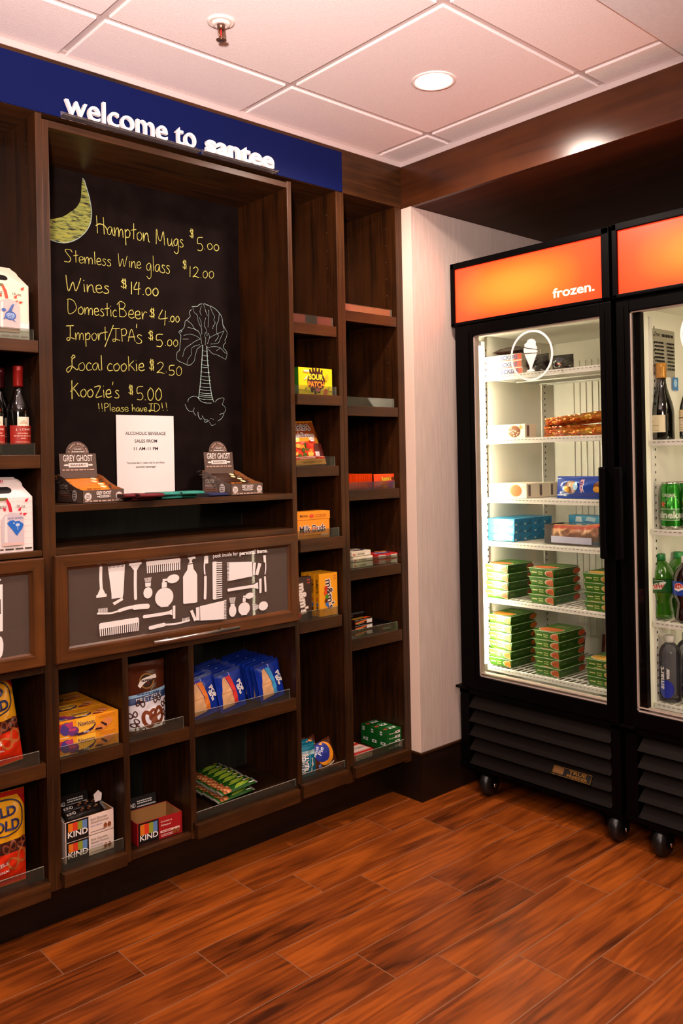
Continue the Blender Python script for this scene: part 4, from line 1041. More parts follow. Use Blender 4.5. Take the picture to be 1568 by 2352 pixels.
# ------------------------------------------------------------------ left unit: gift boxes, wine, pretzel bags
CREAM = 'f2dcc6'
def gift_box(kind):
    m = MB(); c = C(CREAM if kind == 'turtle' else 'f4e6e2', .5); w_, d = .174, .10; hw = .146; tp = .20; f = .034
    m.box(-w_/2, w_/2, 0, d, 0, hw, c, .0008)
    for s, y0_, y1_ in ((1, 0, .046), (-1, d, d-.046)):
        pts = [(-w_/2, y0_, hw), (w_/2, y0_, hw), (f+.02, y1_, tp), (-f-.02, y1_, tp)]
        m.prism(pts, (0, .0012*s, 0), c)
        m.add([(w_/2, y0_, hw), (w_/2, d/2, hw), (f+.02, d/2, tp)], [(0, 1, 2)], C('d9c0ac', .5)).add([(-w_/2, y0_, hw), (-w_/2, d/2, hw), (-f-.02, d/2, tp)], [(0, 1, 2)], C('d9c0ac', .5))
    m.prism([(f+.02+.026*math.sin(q)*1.0, .049, tp-.028+.024*math.cos(q)) for q in [PI*i/10 for i in range(11)]], (0, .002, 0), c)
    g_ = Art(m, plane_map((0, 0, hw), (1, 0, 0), (0, .046, tp-hw)))
    q = [(-.026, .014), (.026, .014)]
    g_.poly([(.026+.011*math.sin(PI*i/8), .025-.011*math.cos(PI*i/8)) for i in range(9)]+[(-.026-.011*math.sin(PI*i/8), .025+.011*math.cos(PI*i/8)) for i in range(9)], BLK)
    rd = C('c9482c' if kind == 'turtle' else 'c8203a')
    g_.text('OH!', -.008, .048, .030, .013, rd if kind != 'turtle' else C('e9a78f'), .01)
    a = Art(m, plane_map((0, 0, 0), (1, 0, 0), (0, 0, 1)))
    if kind != 'turtle':
        for k in range(8): a.rect(-w_/2, .02+k*.0165, w_/2, .0206+k*.0165, C('ecc9c0'))
    else: a.rect(-w_/2, 0, w_/2, .045, C('dfe0df')).rect(-w_/2, .045, w_/2, .052, C('ead9cc'))
    INKG = C('3d322d')
    a.text('stemless', -.034, .118, .050, .0095, INKG).text('16 oz.', .044, .118, .024, .0085, INKG)
    a.poly([(.012, .146), (.018, .146), (.028, .128), (.032, .108), (.024, .108), (.020, .125)], rd)
    a.poly([(-.07, .139), (.014, .139), (.020, .144), (.016, .146), (-.07, .146)], C('6a6a35'))
    for cx, cy, an in ((-.012, .106, .9), (.012, .113, .5), (.050, .112, -.6), (.062, .100, -1.3), (.068, .136, -.8), (-.022, .094, 1.4), (.050, .099, -.9)):
        ca, sa = math.cos(an), math.sin(an)
        a.poly([(cx+x*ca-y*sa, cy+x*sa+y*ca) for x, y in ((0, .010), (.004, 0), (0, -.003), (-.004, 0))], rd)
    gl_ = C('c9b6b4' if kind == 'turtle' else 'cbbfc6'); x0, x1 = .003, .060
    a.poly([(x0, .018), (x1, .018)]+[((x0+x1)/2+(x1-x0)/2*math.cos(PI*i/12), .088+.018*math.sin(PI*i/12)) for i in range(13)], gl_)
    a.poly([(x0+.006, .028), (x0+.014, .028), (x0+.014, .100), (x0+.008, .094)], C('e9dcd8')).rect(x0+.001, .019, x1-.001, .026, C('dcb9ae'))
    if kind == 'turtle':
        b = C('3f62a8'); b2 = C('9db6dd')
        a.disc(.036, .062, .015, .012, b, 20).disc(.036, .062, .011, .008, b2, 20)
        for cx, cy in ((.031, .062), (.038, .066), (.041, .060), (.035, .057)): a.ring(cx, cy, .0038, .0034, .001, b, 10)
        a.disc(.018, .076, .006, .0045, b, 12); a.poly([(.028, .071), (.040, .092), (.046, .094), (.040, .078), (.038, .072)], b); a.poly([(.022, .062), (.016, .050), (.020, .052), (.028, .058)], b)
        a.poly([(.044, .052), (.052, .042), (.048, .046), (.040, .050)], b)
    else:
        b = C('1f66c4')
        a.text('south carolina', .018, .0885, .042, .0065, C('5b6fae'))
        a.poly([(.016, .078), (.024, .085), (.034, .086), (.037, .082), (.048, .083), (.060, .074), (.056, .062), (.046, .050), (.042, .044), (.038, .048), (.030, .060), (.022, .070)], b)
        a.disc(.044, .073, .006, .004, C('bcd2ee'), 12).rect(.0433, .060, .0447, .072, C('bcd2ee')).disc(.034, .078, .002, .002, C('bcd2ee'), 8)
    a.bars(-w_/2+.012, .005, w_-.018, .008, INKG if kind != 'turtle' else C('9a8f8a'), 1, 2)
    return m
P('gift_box', 'cream gable gift box with a blue turtle glass, on the upper left shelf', 'gift box', gift_box('turtle'), (-1.5305, .014, 1.640))
P('gift_box', 'white gable gift box with a glass showing a blue state shape', 'gift box', gift_box('state'), (-1.5305, .014, 1.0725))
M_GREEN = mat('dark_bottle_glass', '0c0a08', .06, 0, .6, coat=.6)
def wine(col, label=True, cap='8c1a14', white=False, h=.2425, r=.0305):
    m = MB(); k = h/.2425; q = r/.0305; capm = mat('capsule_'+cap, cap, .3, .25)
    m.lathe([(.026*q, 0), (.0295*q, .002*k), (r, .006*k), (r, .110*k), (.0295*q, .124*k), (.024*q, .142*k), (.0165*q, .158*k), (.0125*q, .172*k), (.012*q, .186*k)] if not white else
            [(.026*q, 0), (.0295*q, .002*k), (r, .006*k), (r, .080*k), (.029*q, .098*k), (.0255*q, .118*k), (.020*q, .140*k), (.0145*q, .162*k), (.0118*q, .182*k), (.0112*q, .196*k)], M_GREEN, 32)
    z0 = .1855*k if not white else .195*k
    m.lathe([(.0128*q, z0), (.0132*q, z0+.004*k), (.0132*q, .228*k), (.0136*q, .229*k), (.0136*q, .2315*k), (.0132*q, .2325*k), (.0132*q, .240*k), (.0118*q, h)], capm, 24)
    a = cyl_art(m, r, sub=12)
    if not white:
        lr = C('a02418', .5); a.rect(-.036, .029*k, .036, .080*k, lr)
        a.rect(-.0145, .078*k, .0185, .103*k, C('efe2cc', .6)).poly([(-.010, .084*k), (.013, .083*k), (.010, .090*k), (.002, .095*k), (-.004, .091*k)], C('c9b79c'))
        a.text('J. LOHR', -.019, .0645*k, .041, .0075, C('f0dfcf')).bars(-.014, .056*k, .03, .005, C('e6b9a2'), 1, 4).bars(-.024, .049*k, .05, .005, C('e6b9a2'), 1, 5).bars(-.006, .043*k, .012, .004, C('e6b9a2'), 1, 6).bars(-.02, .033*k, .04, .004, C('d89a80'), 1, 3)
    else:
        cr = C('e3d5b4', .55); a.rect(-.052, .024*k, .030, .078*k, cr).rect(-.052, .066*k, -.016, .090*k, C('d8c394')).rect(-.052, .064*k, -.014, .067*k, C('3a3020'))
        a.text('J. LOHR', -.040, .054*k, .032, .006, C('8f7f5f')).bars(-.04, .042*k, .05, .006, C('b09f7c'), 1, 3).bars(-.04, .034*k, .036, .005, C('b09f7c'), 1, 4).bars(-.04, .028*k, .05, .004, C('b09f7c'), 1, 5)
    return m
w1 = P('wine_bottle', 'red wine bottle with bright red cap, standing rightmost on the left shelf', 'wine bottle', wine(1), (-1.4635, .048, 1.331), 0, 'red wine bottles')
w1b = PD(w1, 'red wine bottle cut off by the left edge, with its red label ending in R', (-1.5345, .046, 1.331), .05)
P('wine_bottle', 'red wine bottle with a dark maroon cap, standing behind the two front ones', 'wine bottle', wine(1, cap='4a0f16'), (-1.488, .116, 1.331), .5, 'red wine bottles')
def pretzel_line(a, cx, cy, s, wd, m_, rot=0):
    ca, sa = math.cos(rot), math.sin(rot)
    pts = [(-.35, .95), (.30, -.10), (.75, -.35), (1.0, .15), (.85, .75), (.45, .95), (0, .70), (-.45, .95), (-.85, .75), (-1.0, .15), (-.75, -.35), (-.30, -.10), (.35, .95)]
    pts = [(cx+s*(x*ca-y*sa), cy+s*(x*sa+y*ca)) for x, y in [(p, -q) for p, q in pts]]
    a.line(smooth_line(pts, 4), wd, m_)
    b = [(-.75, -.35), (0, -.85), (.75, -.35)]; b = [(cx+s*(x*ca+y*sa), cy+s*(x*sa-y*ca)) for x, y in b]
def gold_bag(seed):
    w_, h = .155, .243; m, a = pouch(w_, h, .055, 'd99a16', .014, 0, .2, 20, .09, seed)
    rdk = C('9e1410', .25); a.rect(0, h-.014, w_, h-.0005, rdk).poly([(w_-.026, h-.002), (w_-.0005, h-.002), (w_-.0005, h-.050)], rdk)
    a.rect(.0005, .082, w_-.0005, .120, C('3c1c18', .2)).rect(.0005, .002, w_-.0005, .088, C('d12c0e', .25))
    br = C('b4622a', .5)
    for cx, cy, s, r_ in ((.10, .108, .018, .3), (.05, .105, .020, -.4), (.135, .110, .014, .8)): pretzel_line(a, cx, cy, s, .0045, C('7a3a1e', .5), r_)
    pretzel_line(a, .122, .073, .027, .006, br, .5); pretzel_line(a, .045, .070, .025, .006, br, -.3)
    pts = [(.077+.066*math.copysign(abs(math.cos(t))**.6, math.cos(t)), .180+.044*math.copysign(abs(math.sin(t))**.7, math.sin(t))) for t in [2*PI*i/40 for i in range(41)]]
    a.line(pts, .0035, C('1a1c38'))
    nv = C('1f2350'); a.text('ROLD', .025, .182, .100, .026, nv, .035).text('GOLD', .033, .146, .100, .028, nv, .035)
    a.text('PRETZELS', .030, .050, .07, .011, WHT, .02, rot=.12).text('ORIGINAL', .050, .034, .055, .007, WHT, .01, rot=.12)
    return m
g1 = P('pretzel_bag', 'red and gold pretzel bag leaning on the third shelf from the floor, left edge', 'pretzel bag', gold_bag(1), (-1.545, .050, .500), (-.10, -.10, 0), 'pretzel bags')
P('pretzel_bag', 'crumpled red and gold pretzel bag on the bottom left ledge', 'pretzel bag', gold_bag(4), (-1.546, .040, .187), (-.08, .03, .05), 'pretzel bags')
PD(g1, 'pretzel bag half hidden behind the crumpled bag on the bottom ledge', (-1.600, .150, .187), (-.10, -.04, 0))

# ------------------------------------------------------------------ centre cubbies
def fig_box():
    w_, d, h = .183, .092, .0475; m, f, r, l, t = carton(w_, d, h, 'ee9a1c', bev=.0012)
    for a, hh in ((f, h), (t, d*.62)):
        s = hh/h
        a.rect(.055, .002*s, .112, hh-.001, C('f6bd3a')); a.poly([(.004, .018*s), (.004, .042*s), (.022, .042*s), (.022, .018*s)], C('c42a3c'))
        a.disc(.026, .026*s, .018, .018*s, C('4a3a86'), 20).poly([(.020, .040*s), (.044, .044*s), (.046, .030*s), (.036, .024*s)], C('b03a6e')).disc(.046, .016*s, .016, .013*s, C('6a3578'), 20).poly([(.032, .026*s), (.056, .024*s), (.050, .016*s), (.034, .018*s)], C('b8406e'))
        a.rect(.048, .003*s, .060, .009*s, C('3a2a4a'))
        a.text('Newtons', .060, .0255*s, .049, .0135*s, C('3c2058'), .005, slope=.0)
        a.poly([(.058, .008*s), (.082, .009*s), (.104, .018*s), (.112, .028*s), (.112, .022*s), (.104, .010*s), (.084, .002*s), (.058, .001*s)], C('3c1a40')); a.text('FIG', .076, .0042*s, .016, .0055*s, WHT, .01)
        bar = C('dc8848'); dk = C('2c1416')
        a.poly([(.124, .020*s), (.142, .034*s), (.160, .032*s), (.164, .022*s), (.148, .008*s)], bar).poly([(.126, .024*s), (.130, .026*s), (.146, .016*s), (.146, .011*s), (.138, .013*s)], dk)
        a.poly([(.104, .006*s), (.118, .018*s), (.136, .016*s), (.142, .006*s), (.134, .002*s)], bar).poly([(.107, .006*s), (.113, .011*s), (.130, .010*s), (.132, .005*s)], dk)
        a.bars(.128, .036*s, .042, .009*s, C('c07018'), 3, 2); a.poly([(.121, .040*s), (.124, .037*s), (.127, .044*s), (.124, .040*s)], C('5a6a1a'))
        a.bars(.006, .001*s, .026, .006*s, C('f4e4b0'), 1, 4)
    return m
fx = -1.2935
fb = P('fig_bar_box', 'yellow fig bar box on top of the front stack, left cubby', 'snack box', fig_box(), (fx, .018, .5437), 0, 'fig bar boxes')
PD(fb, 'yellow fig bar box at the bottom of the front stack behind the clear lip', (fx, .018, .4962))
for k in (1, 2):
    PD(fb, 'yellow fig bar box on top of the %s stack, left cubby' % ('middle' if k == 1 else 'rear'), (fx, .018+k*.0935, .5437)); PD(fb, 'yellow fig bar box at the bottom of the %s stack, left cubby' % ('middle' if k == 1 else 'rear'), (fx, .018+k*.0935, .4962))
def choc_pretzel_pouch():
    w_, h = .128, .205; m, a = pouch(w_, h, .06, '4f2412', .012, -.16, .16, 20, .05, 8, True)
    a.disc(.064, .150, .024, .024, C('2a140a')); a.ring(.064, .150, .023, .023, .004, C('9a6a24')); a.poly(smooth_line([(.036, .140), (.048, .156), (.070, .162), (.094, .166)], 3)+smooth_line([(.096, .155), (.072, .151), (.054, .144), (.042, .132)], 3), C('efe6dc'))
    a.bars(.048, .146, .04, .012, C('3a1c10'), 1, 3).disc(.066, .143, .005, .005, C('5a1410'))
    a.poly([(.0005, .105), (.0005, .1135), (.064, .119), (w_-.0005, .1255), (w_-.0005, .116), (.064, .110)], C('8fb9d6')); a.poly([(.0005, .085), (.0005, .105), (.064, .110), (w_-.0005, .116), (w_-.0005, .096), (.064, .091)], C('27406e'))
    a.bars(.03, .111, .07, .007, C('27406e'), 1, 6)
    a.poly([(.0005, .012), (.0005, .085), (.064, .091), (w_-.0005, .096), (w_-.0005, .012)], C('dcdbe2'))
    a.text('PRETZELS', .026, .0905, .080, .0135, WHT, .0, slope=.09)
    ch = C('74361a', .3); dk = C('45200f', .35)
    pretzel_line(a, .072, .052, .033, .011, ch, .15); pretzel_line(a, .085, .050, .022, .008, ch, -.5)
    for cx, cy, s, r_ in ((.012, .062, .012, .2), (.014, .036, .012, .9), (.030, .018, .013, -.4), (.115, .080, .012, .4), (.118, .050, .012, -.5), (.035, .085, .012, 2.8), (.090, .090, .012, 3.4), (.116, .022, .012, .8)): pretzel_line(a, cx, cy, s, .0036, dk, r_)
    return m
P('pretzel_pouch', 'brown stand-up pouch of chocolate pretzels in the middle upper cubby', 'snack pouch', choc_pretzel_pouch(), (-1.0895, .062, .494), (-.10, .02, .05))
TOAST = C('d9a878', .5); TOASTD = C('b9824c', .5)
def pastry(acc):
    w_, h = .108, .128; m, a = pouch(w_, h, .022, '12309a', .010, 0, .16, 16, .10, len(acc))
    a.rect(0, h-.009, w_, h-.0006, C('0d226f', .2))
    a.poly([(.010, .012), (.014, .060), (.026, .106), (.036, .111), (.052, .062), (.058, .014)], TOAST).line([(.014, .060), (.052, .061)], .0025, TOASTD)
    a.poly([(.056, .018), (.054, .062), (.038, .110), (.058, .110), (.068, .062), (.074, .018)], C(acc))
    a.text('POP', .078, .084, .040, .017, WHT, .05, rot=-1.25).text('tarts', .071, .073, .036, .012, WHT, .04, rot=-1.25)
    a.text('2', .052, .112, .008, .008, C('aebbe6'))
    return m
rows = (('e07a28', -.891, 3, 'orange', .018), ('d8342a', -.784, 7, 'red', .0205), ('3a9ad2', -.628, 9, 'light blue', .0205))
names_ = ['front', 'second', 'third', 'fourth', 'fifth', 'sixth', 'seventh', 'eighth', 'ninth']
for ri, (acc, x, n_, cn, sp) in enumerate(rows):
    base = None
    for k in range(n_):
        loc = (x+random.uniform(-.002, .002)-(0 if ri < 2 else 0), .040+k*sp*1.15, .5005+(.002 if k % 2 else 0)+(.012 if ri == 1 and k > 3 else 0)*0)
        rot = (-.16, -.10+random.uniform(-.02, .02), .10)
        lab = 'blue toaster pastry packet with %s strip, %s in its row' % (cn, names_[k] if k else 'front')
        if base is None: base = P('toaster_pastry_packet', lab, 'snack packet', pastry(acc), loc, rot, 'toaster pastry packets with %s strip' % cn)
        else: PD(base, lab, loc, rot)
def kind_box(col, txt, l1, l2, h=.0572):
    w_, d = .148, .105; m = MB(); c = C(col, .45); th = .0015
    m.box(-w_/2, w_/2, 0, d, 0, th, c).box(-w_/2, w_/2, 0, th, 0, h, c).box(-w_/2, w_/2, d-th, d, 0, h, c).box(-w_/2, -w_/2+th, 0, d, 0, h, c).box(w_/2-th, w_/2, 0, d, 0, h, c)
    kr = C('a8763f', .7); m.box(-w_/2+th, w_/2-th, th, th+.0006, th, h-.001, kr).box(-w_/2+th, w_/2-th, d-th-.0006, d-th, th, h-.001, kr).box(w_/2-th-.0006, w_/2-th, th, d-th, th, h-.001, kr).box(-w_/2+th, -w_/2+th+.0006, th, d-th, th, h-.001, kr).box(-w_/2+th, w_/2-th, th, d-th, th, th+.0006, kr)
    a = Art(m, plane_map((-w_/2, 0, 0), (1, 0, 0), (0, 0, 1)))
    a.rect(.004, .0012, .070, h-.001, C('0f0c0b'))
    for i, cc in enumerate(('e07a1e', 'd83a1c', '8f9a2e', '5f86b8')): a.rect(.010+i*.0138, .0285, .010+(i+1)*.0138, h-.0055, C(cc))
    a.text('KIND', .0085, .0125, .0585, .0165, WHT, .02)
    t_ = C(txt); s = h/.0572
    a.text(l1, .076, .0415*s, .050 if len(l1) > 9 else .038, .0068, t_, .004).text(l2, .076, .0325*s, .054 if len(l2) > 9 else .032, .0068, t_, .004)
    if col == 'efd9cc': a.bars(.076, .024, .035, .004, C('8a8ab0'), 1, 2).bars(.076, .008, .045, .004, t_, 1, 4)
    else: a.rect(.074, .018, .138, .025, C('e8c8bc')).bars(.08, .019, .03, .005, C('9a1a20'), 1, 2).bars(.076, .006, .04, .008, C('f0d0c8'), 2, 4)
    for q, rt in ((.120, .5), (.132, -.4)): a.disc(q, .018 if col == 'efd9cc' else .014, .0055, .0075, C('8a4a24'), 12)
    return m
def snack_bar(l_, w_, t, col, seed, txt=None, rough=.25):
    m, a = pouch(l_, w_, t, col, .003, 0, rough, 10, .12, seed)
    if txt: txt(a, l_, w_)
    xf = Matrix.Rotation(-PI/2, 4, 'X')
    return m
kb_ = P('bar_carton', 'white carton of dark chocolate bars, opened, on top of the stack', 'snack box', kind_box('efd9cc', '5a4030', 'Dark Chocolate', 'Almond Coconut'), (-1.290, .030, .2492), 0, 'white bar cartons')
PD(kb_, 'white carton of dark chocolate bars, at the bottom behind the clear lip', (-1.290, .030, .192))
P('bar_carton', 'opened red carton of cranberry bars in the lower middle cubby', 'snack box', kind_box('a3151c', 'f2dcd4', 'Cranberry', 'Almond', .065), (-1.0675, .030, .170), -.06)
kf = MB().box(-.05, .05, 0, .0015, 0, .045, C('15110f')); a = Art(kf, plane_map((-.05, 0, 0), (1, 0, 0), (0, 0, 1)))
a.text('KIND', .004, .016, .026, .012, WHT, .02).rect(.034, .014, .096, .018, C('b9b2ac')).bars(.036, .022, .05, .012, WHT, 2, 3)
f_ = P('carton_flap_card', 'black card flap standing up behind the opened red carton', 'card', kf, (-1.0655, .141, .222), (-.25, 0, -.06), 'black cards behind opened cartons'); PD(f_, 'black card flap standing up behind the opened white carton', (-1.292, .139, .291), (-.2, 0, 0))
def kbar(a, l_, w_):
    a.rect(.006, .003, l_-.006, w_-.003, C('1a1310', .3)); a.text('KIND', .012, .010, .026, .010, C('d8d0c8'), .02)
    for i in range(9): a.disc(.055+i*.007, .015+(i % 3)*.006, .004, .004, C(('6a3c22', 'b98a5e', '3a2016')[i % 3], .4), 8)
def flat_bar(l_, w_, t, col, seed, fn, ends='c9c2bc'):
    m, a = pouch(l_, w_, t, col, .002, 0, .22, 10, .10, seed)
    if fn: fn(a, l_, w_)
    for sx in (-1, 1): m.box(sx*l_/2, sx*(l_/2+.007), -.001, .001, .001, w_-.001, mat('foil_'+ends, ends, .25, .7))
    return m
LAY = (-PI/2, 0, 0)
b1 = P('wrapped_snack_bar', 'dark nut bar lying front in the opened white carton', 'snack bar', flat_bar(.120, .034, .016, '15100e', 3, kbar), (-1.290, .048+.012, .298), (-1.25, 0, .02), 'nut bars in the white carton')
PD(b1, 'dark nut bar lying behind the front one in the opened white carton', (-1.288, .086, .304), (-1.2, 0, -.04))
b2 = PD(b1, 'dark bar left in the opened red carton, front one', (-1.0675, .060, .180), (-1.4, 0, -.05)); PD(b1, 'dark bar left in the opened red carton, rear one', (-1.0655, .098, .180), (-1.4, 0, -.09))
tp_ = MB()
rnd = random.Random(3)
tp_.add([(0, 0, 0), (.018, -.004, .004), (.024, .004, .020), (.014, .008, .030), (-.002, .004, .022), (.008, .002, .014)], [(0, 1, 5), (1, 2, 5), (2, 3, 5), (3, 4, 5), (4, 0, 5)], mat('pale_wrapper', 'e8d6d0', .3))
P('torn_wrapper', 'pale torn wrapper end sticking up from the opened white carton', 'wrapper', tp_, (-1.247, .086, .316))
def granola(a, l_, w_):
    g1_, g2_ = C('2f6a1c', .25), C('b7c23a', .3)
    a.rect(.032, .0006, l_-.004, w_-.0006, C('1c4a16', .25)); a.poly([(.050, .006), (.075, .024), (.108, .026), (.128, .020), (.108, .010), (.075, .006)], C('7fa22e', .3)).poly([(.058, .012), (.084, .020), (.112, .021), (.090, .014)], g2_)
    for i in range(12): a.disc(.010+(i % 4)*.007, .006+(i//4)*.009, .0055, .0055, C(('b8683a', '8a4526', 'd99a5c')[i % 3], .4), 8)
    a.bars(.112, .003, .026, .006, WHT, 1, 5); a.disc(.122, .025, .008, .004, C('d8b63a'), 10)
gb = None
for lay in range(2):
    for k in range(7):
        loc = (-.762-(.012 if lay == 0 else 0)+random.uniform(-.003, .003), .046+k*.0325, .212+lay*.021); rot = (-1.35, -.0, .10+random.uniform(-.04, .04))
        lab = 'green granola bar packet, %s of the %s layer' % (('frontmost', 'second', 'third', 'fourth', 'fifth', 'sixth', 'rearmost')[k], 'top' if lay else 'bottom')
        if gb is None: gb = P('granola_bar', lab, 'snack bar', flat_bar(.142, .034, .016, '2a5a1a', 6, granola, 'd9d4c8'), loc, rot, 'green granola bars')
        else: PD(gb, lab, loc, rot)

# ------------------------------------------------------------------ tower C
m, f, r, l, t = carton(.1535, .026, .0955, 'ecd316', '2f7a1e')
f.bars(.022, .078, .02, .01, C('d9603a'), 1, 3); br = C('3a1610')
for cx, cy, an in ((.055, .083, 2.2), (.066, .088, 1.9), (.078, .090, 1.57), (.092, .087, 1.2), (.102, .082, .8), (.060, .020, 4), (.074, .014, 4.6), (.090, .018, 5.2)):
    f.poly([(cx-.006, cy-.010), (cx+.006, cy-.010), (cx+.005*math.cos(an)+.003, cy+.006), (cx+.006*math.cos(an), cy+.009), (cx+.005*math.cos(an)-.004, cy+.006)], br)
f.disc(.078, .050, .040, .034, br, 24)
f.text('SOUR', .044, .0535, .066, .021, C('e8de2a'), .04).text('PATCH', .040, .026, .074, .023, C('e88a2a'), .045)
f.disc(.084, .019, .013, .006, C('e0807a'), 12).disc(.120, .014, .010, .010, C('e06a40'), 12).poly([(.118, .068), (.128, .078), (.134, .064), (.126, .050), (.120, .056)], C('dcae2a')).poly([(.024, .056), (.038, .070), (.034, .058), (.022, .050)], C('b7cfd0')).rect(.020, .080, .044, .087, C('e6e0c8'))
for cx, cy in ((.045, .014), (.030, .022), (.135, .030)): f.disc(cx, cy, .004, .006, C('b9c22a'), 8)
P('candy_box', 'yellow and green sour candy box on the third shelf of the tower', 'candy box', m, (-.431, .018, 1.530))
w_, h = .152, .168; m, a = pouch(w_, h, .040, 'a86a1c', .008, .10, .2, 18, .07, 11)
a.rect(.002, h*.60, w_-.002, h*.98, C('7a3a12', .22)).rect(.002, h*.50, w_*.72, h*.60, C('e8922a', .22)).disc(.030, .092, .018, .010, C('f4e27a', .3))
def outl(a, t_, u, v, wd, ht, c1, c2, b1_=.06, b2_=.02, **kw):
    a.text(t_, u-.0012, v-.0012, wd+.0024, ht+.0024, c2, b1_, **kw); a.text(t_, u, v, wd, ht, c1, b2_, **kw)
outl(a, 'HARIBO', .012, .126, .108, .026, BLK, C('f0dcd0')); outl(a, 'Goldbears', .012, .100, .112, .018, BLK, C('f0dcd0'), .05, .015)
a.rect(.002, .078, w_*.8, .084, C('d4301c')).rect(.002, .026, w_*.80, .078, C('c9442a', .25))
rnd = random.Random(9)
for i in range(26): a.disc(rnd.uniform(.010, .118), rnd.uniform(.032, .074), .008, .008, C(('d8381c', 'e88a2a', 'f0b04a', 'b8281a', '4a5a1c')[i % 5], .25), 10)
a.rect(.104, .028, .150, .074, C('4a1a16', .25)).rect(.002, .020, w_-.002, .027, C('d22a1a')).rect(.002, .027, w_-.002, .029, C('f0d0c0')).bars(.03, .0195, .07, .007, C('f0d0c0'), 1, 3)
a.rect(.002, .001, w_-.002, .0195, C('c08a34', .35)); a.disc(.098, .089, .013, .008, C('f2e4dc')).bars(.089, .084, .018, .009, C('a07060'), 2, 4); a.rect(.100, .029, .122, .044, C('ecc9c2'))
P('gummy_bag', 'orange and red gummy candy bag leaning back in the tower', 'candy bag', m, (-.459, .030, 1.2825), (-.34, -.03, 0))
m, f, r, l, t = carton(.150, .070, .0925, 'ee941f', 'd97f14', bev=.001)
m.box(-.0765, .0765, -.0015, .0715, .066, .0935, C('ee941f', .4), .001)
f.l = .0018
f.text('Milk Duds', .0115, .0195, .118, .0265, WHT, .07, slope=.030).text('Milk Duds', .0125, .0205, .116, .0245, C('3a120c'), .015, slope=.030)
f.poly([(.010, .0165), (.096, .034), (.096, .0365), (.010, .019)], C('c9422a')); f.bars(.012, .010, .10, .005, C('9a5a14'), 1, 3).bars(.108, .006, .034, .010, C('e6e0d0'), 1, 6)
f.text('Milk Duds', .014, .076, .034, .008, C('5a2a14'), .02, slope=.012).disc(.066, .079, .010, .006, C('d4482a')).bars(.082, .073, .05, .012, C('b96a14'), 2, 7)
P('candy_box', 'orange caramel candy box with lid on the fourth tower shelf', 'candy box', m, (-.4545, .018, 1.0305))
def mm_box(col, spine):
    m, f, r, l, t = carton(.085, .0215, .1500, col, bev=.0006)
    brn, wh = C('33140c'), C('efe6dc'); gold = col != '33180f'
    c1, c2 = (brn, wh) if gold else (wh, C('33180f'))
    f.text('m&m\'s', .027, .128, .108, .034, wh if gold else C('c9b8a8'), .075, rot=-1.45).text('m&m\'s', .0275, .126, .104, .031, c1, .02, rot=-1.45)
    f.bars(.066, .124, .012, .02, C('d8742a') if gold else C('b8483a'), 2, 4)
    for q, (cx, cy, cc) in enumerate(((.030, .098, 'c8321c'), (.028, .082, 'd8481c'), (.034, .068, '4a8a2a'), (.030, .054, '5a2a14'), (.034, .040, '3a6ab8'), (.026, .028, 'e8a018'))):
        if gold: f.disc(cx, cy, .0075, .0085, C(cc, .2), 14)
        elif q > 3: f.disc(cx, cy-.02, .008, .009, C('c02a1a', .2), 14)
    l.text('m&m\'s', .006, .130, .048, .011, brn if gold else wh, .03, rot=-PI/2)
    for cy, cc in ((.060, 'd8682a'), (.042, '3a6ab8'), (.028, '4a3a1a')): l.disc(.011, cy, .0045, .007, C(cc, .2), 10)
    return m
P('candy_box', 'brown candy carton with white letters at the left of the tower shelf', 'candy box', mm_box('33180f', ''), (-.517, .014, .7515), -.10)
mb_ = None
for k in range(4):
    loc = (-.3885-k*.0012, .020+k*.0245, .7520); lab = 'yellow peanut candy carton, %s of its row' % ('front', 'second', 'third', 'rearmost')[k]
    if mb_ is None: mb_ = P('candy_box', lab, 'candy box', mm_box('eca016', ''), loc, 0, 'yellow candy cartons')
    else: PD(mb_, lab, loc)
def treat_bag():
    w_, h = .088, .113; m, a = pouch(w_, h, .032, '0e6a84', .010, 0, .1, 16, .14, 21)
    M_FO = mat('teal_foil', '1f8fae', .15, .6)
    a.rect(.001, h-.012, w_-.001, h-.001, M_FO).rect(.001, .001, w_-.001, .010, M_FO).rect(.001, h-.040, w_-.001, h-.026, mat('pale_foil', 'bfe0ea', .15, .5))
    a.text('TREATS', .044, .009, .070, .017, WHT, .04, rot=PI/2).text('RICE KRISPIES', .026, .010, .068, .010, WHT, .02, rot=PI/2).text('original', .066, .016, .045, .011, WHT, .03, rot=PI/2).rect(.049, .012, .0505, .085, C('7fd0e0'))
    return m
t1 = P('treat_bag', 'teal crispy treat packet standing in front, bottom of the tower', 'snack packet', treat_bag(), (-.497, .028, .2085), (-.14, .06, .02), 'teal treat packets')
PD(t1, 'teal crispy treat packet standing behind the front one', (-.500, .066, .2085), (-.10, .06, 0))
def moon_pack():
    w_, h = .100, .106; m, a = pouch(w_, h, .028, '47200f', .008, .10, .16, 16, .06, 14)
    a.disc(.052, .062, .038, .040, C('e8951e')); a.disc(.040, .072, .034, .034, C('1c2c8a')); a.poly([(.012, .050), (.030, .040), (.052, .038), (.066, .048), (.060, .056), (.040, .052)], C('1c2c8a'))
    a.text('Moon', .008, .066, .036, .014, C('d9e2f0'), .02, rot=.75).text('Pie', .030, .062, .030, .016, C('d9e2f0'), .02, rot=.75).text('Chocolate', .018, .010, .064, .010, C('ecd9c4'), .02, rot=.12); a.disc(.016, .032, .006, .006, C('5a78b8'))
    return m
mp_ = P('pie_packet', 'brown packet with blue and orange circle, front right bottom of the tower', 'snack packet', moon_pack(), (-.404, .024, .2085), (-.16, -.22, 0), 'round pie packets')
PD(mp_, 'round pie packet peeking above behind the front brown one', (-.440, .075, .213), (-.05, -.2, .1)); PD(mp_, 'round pie packet in the dark behind the teal packets', (-.485, .110, .2085), (-.05, .1, 0))

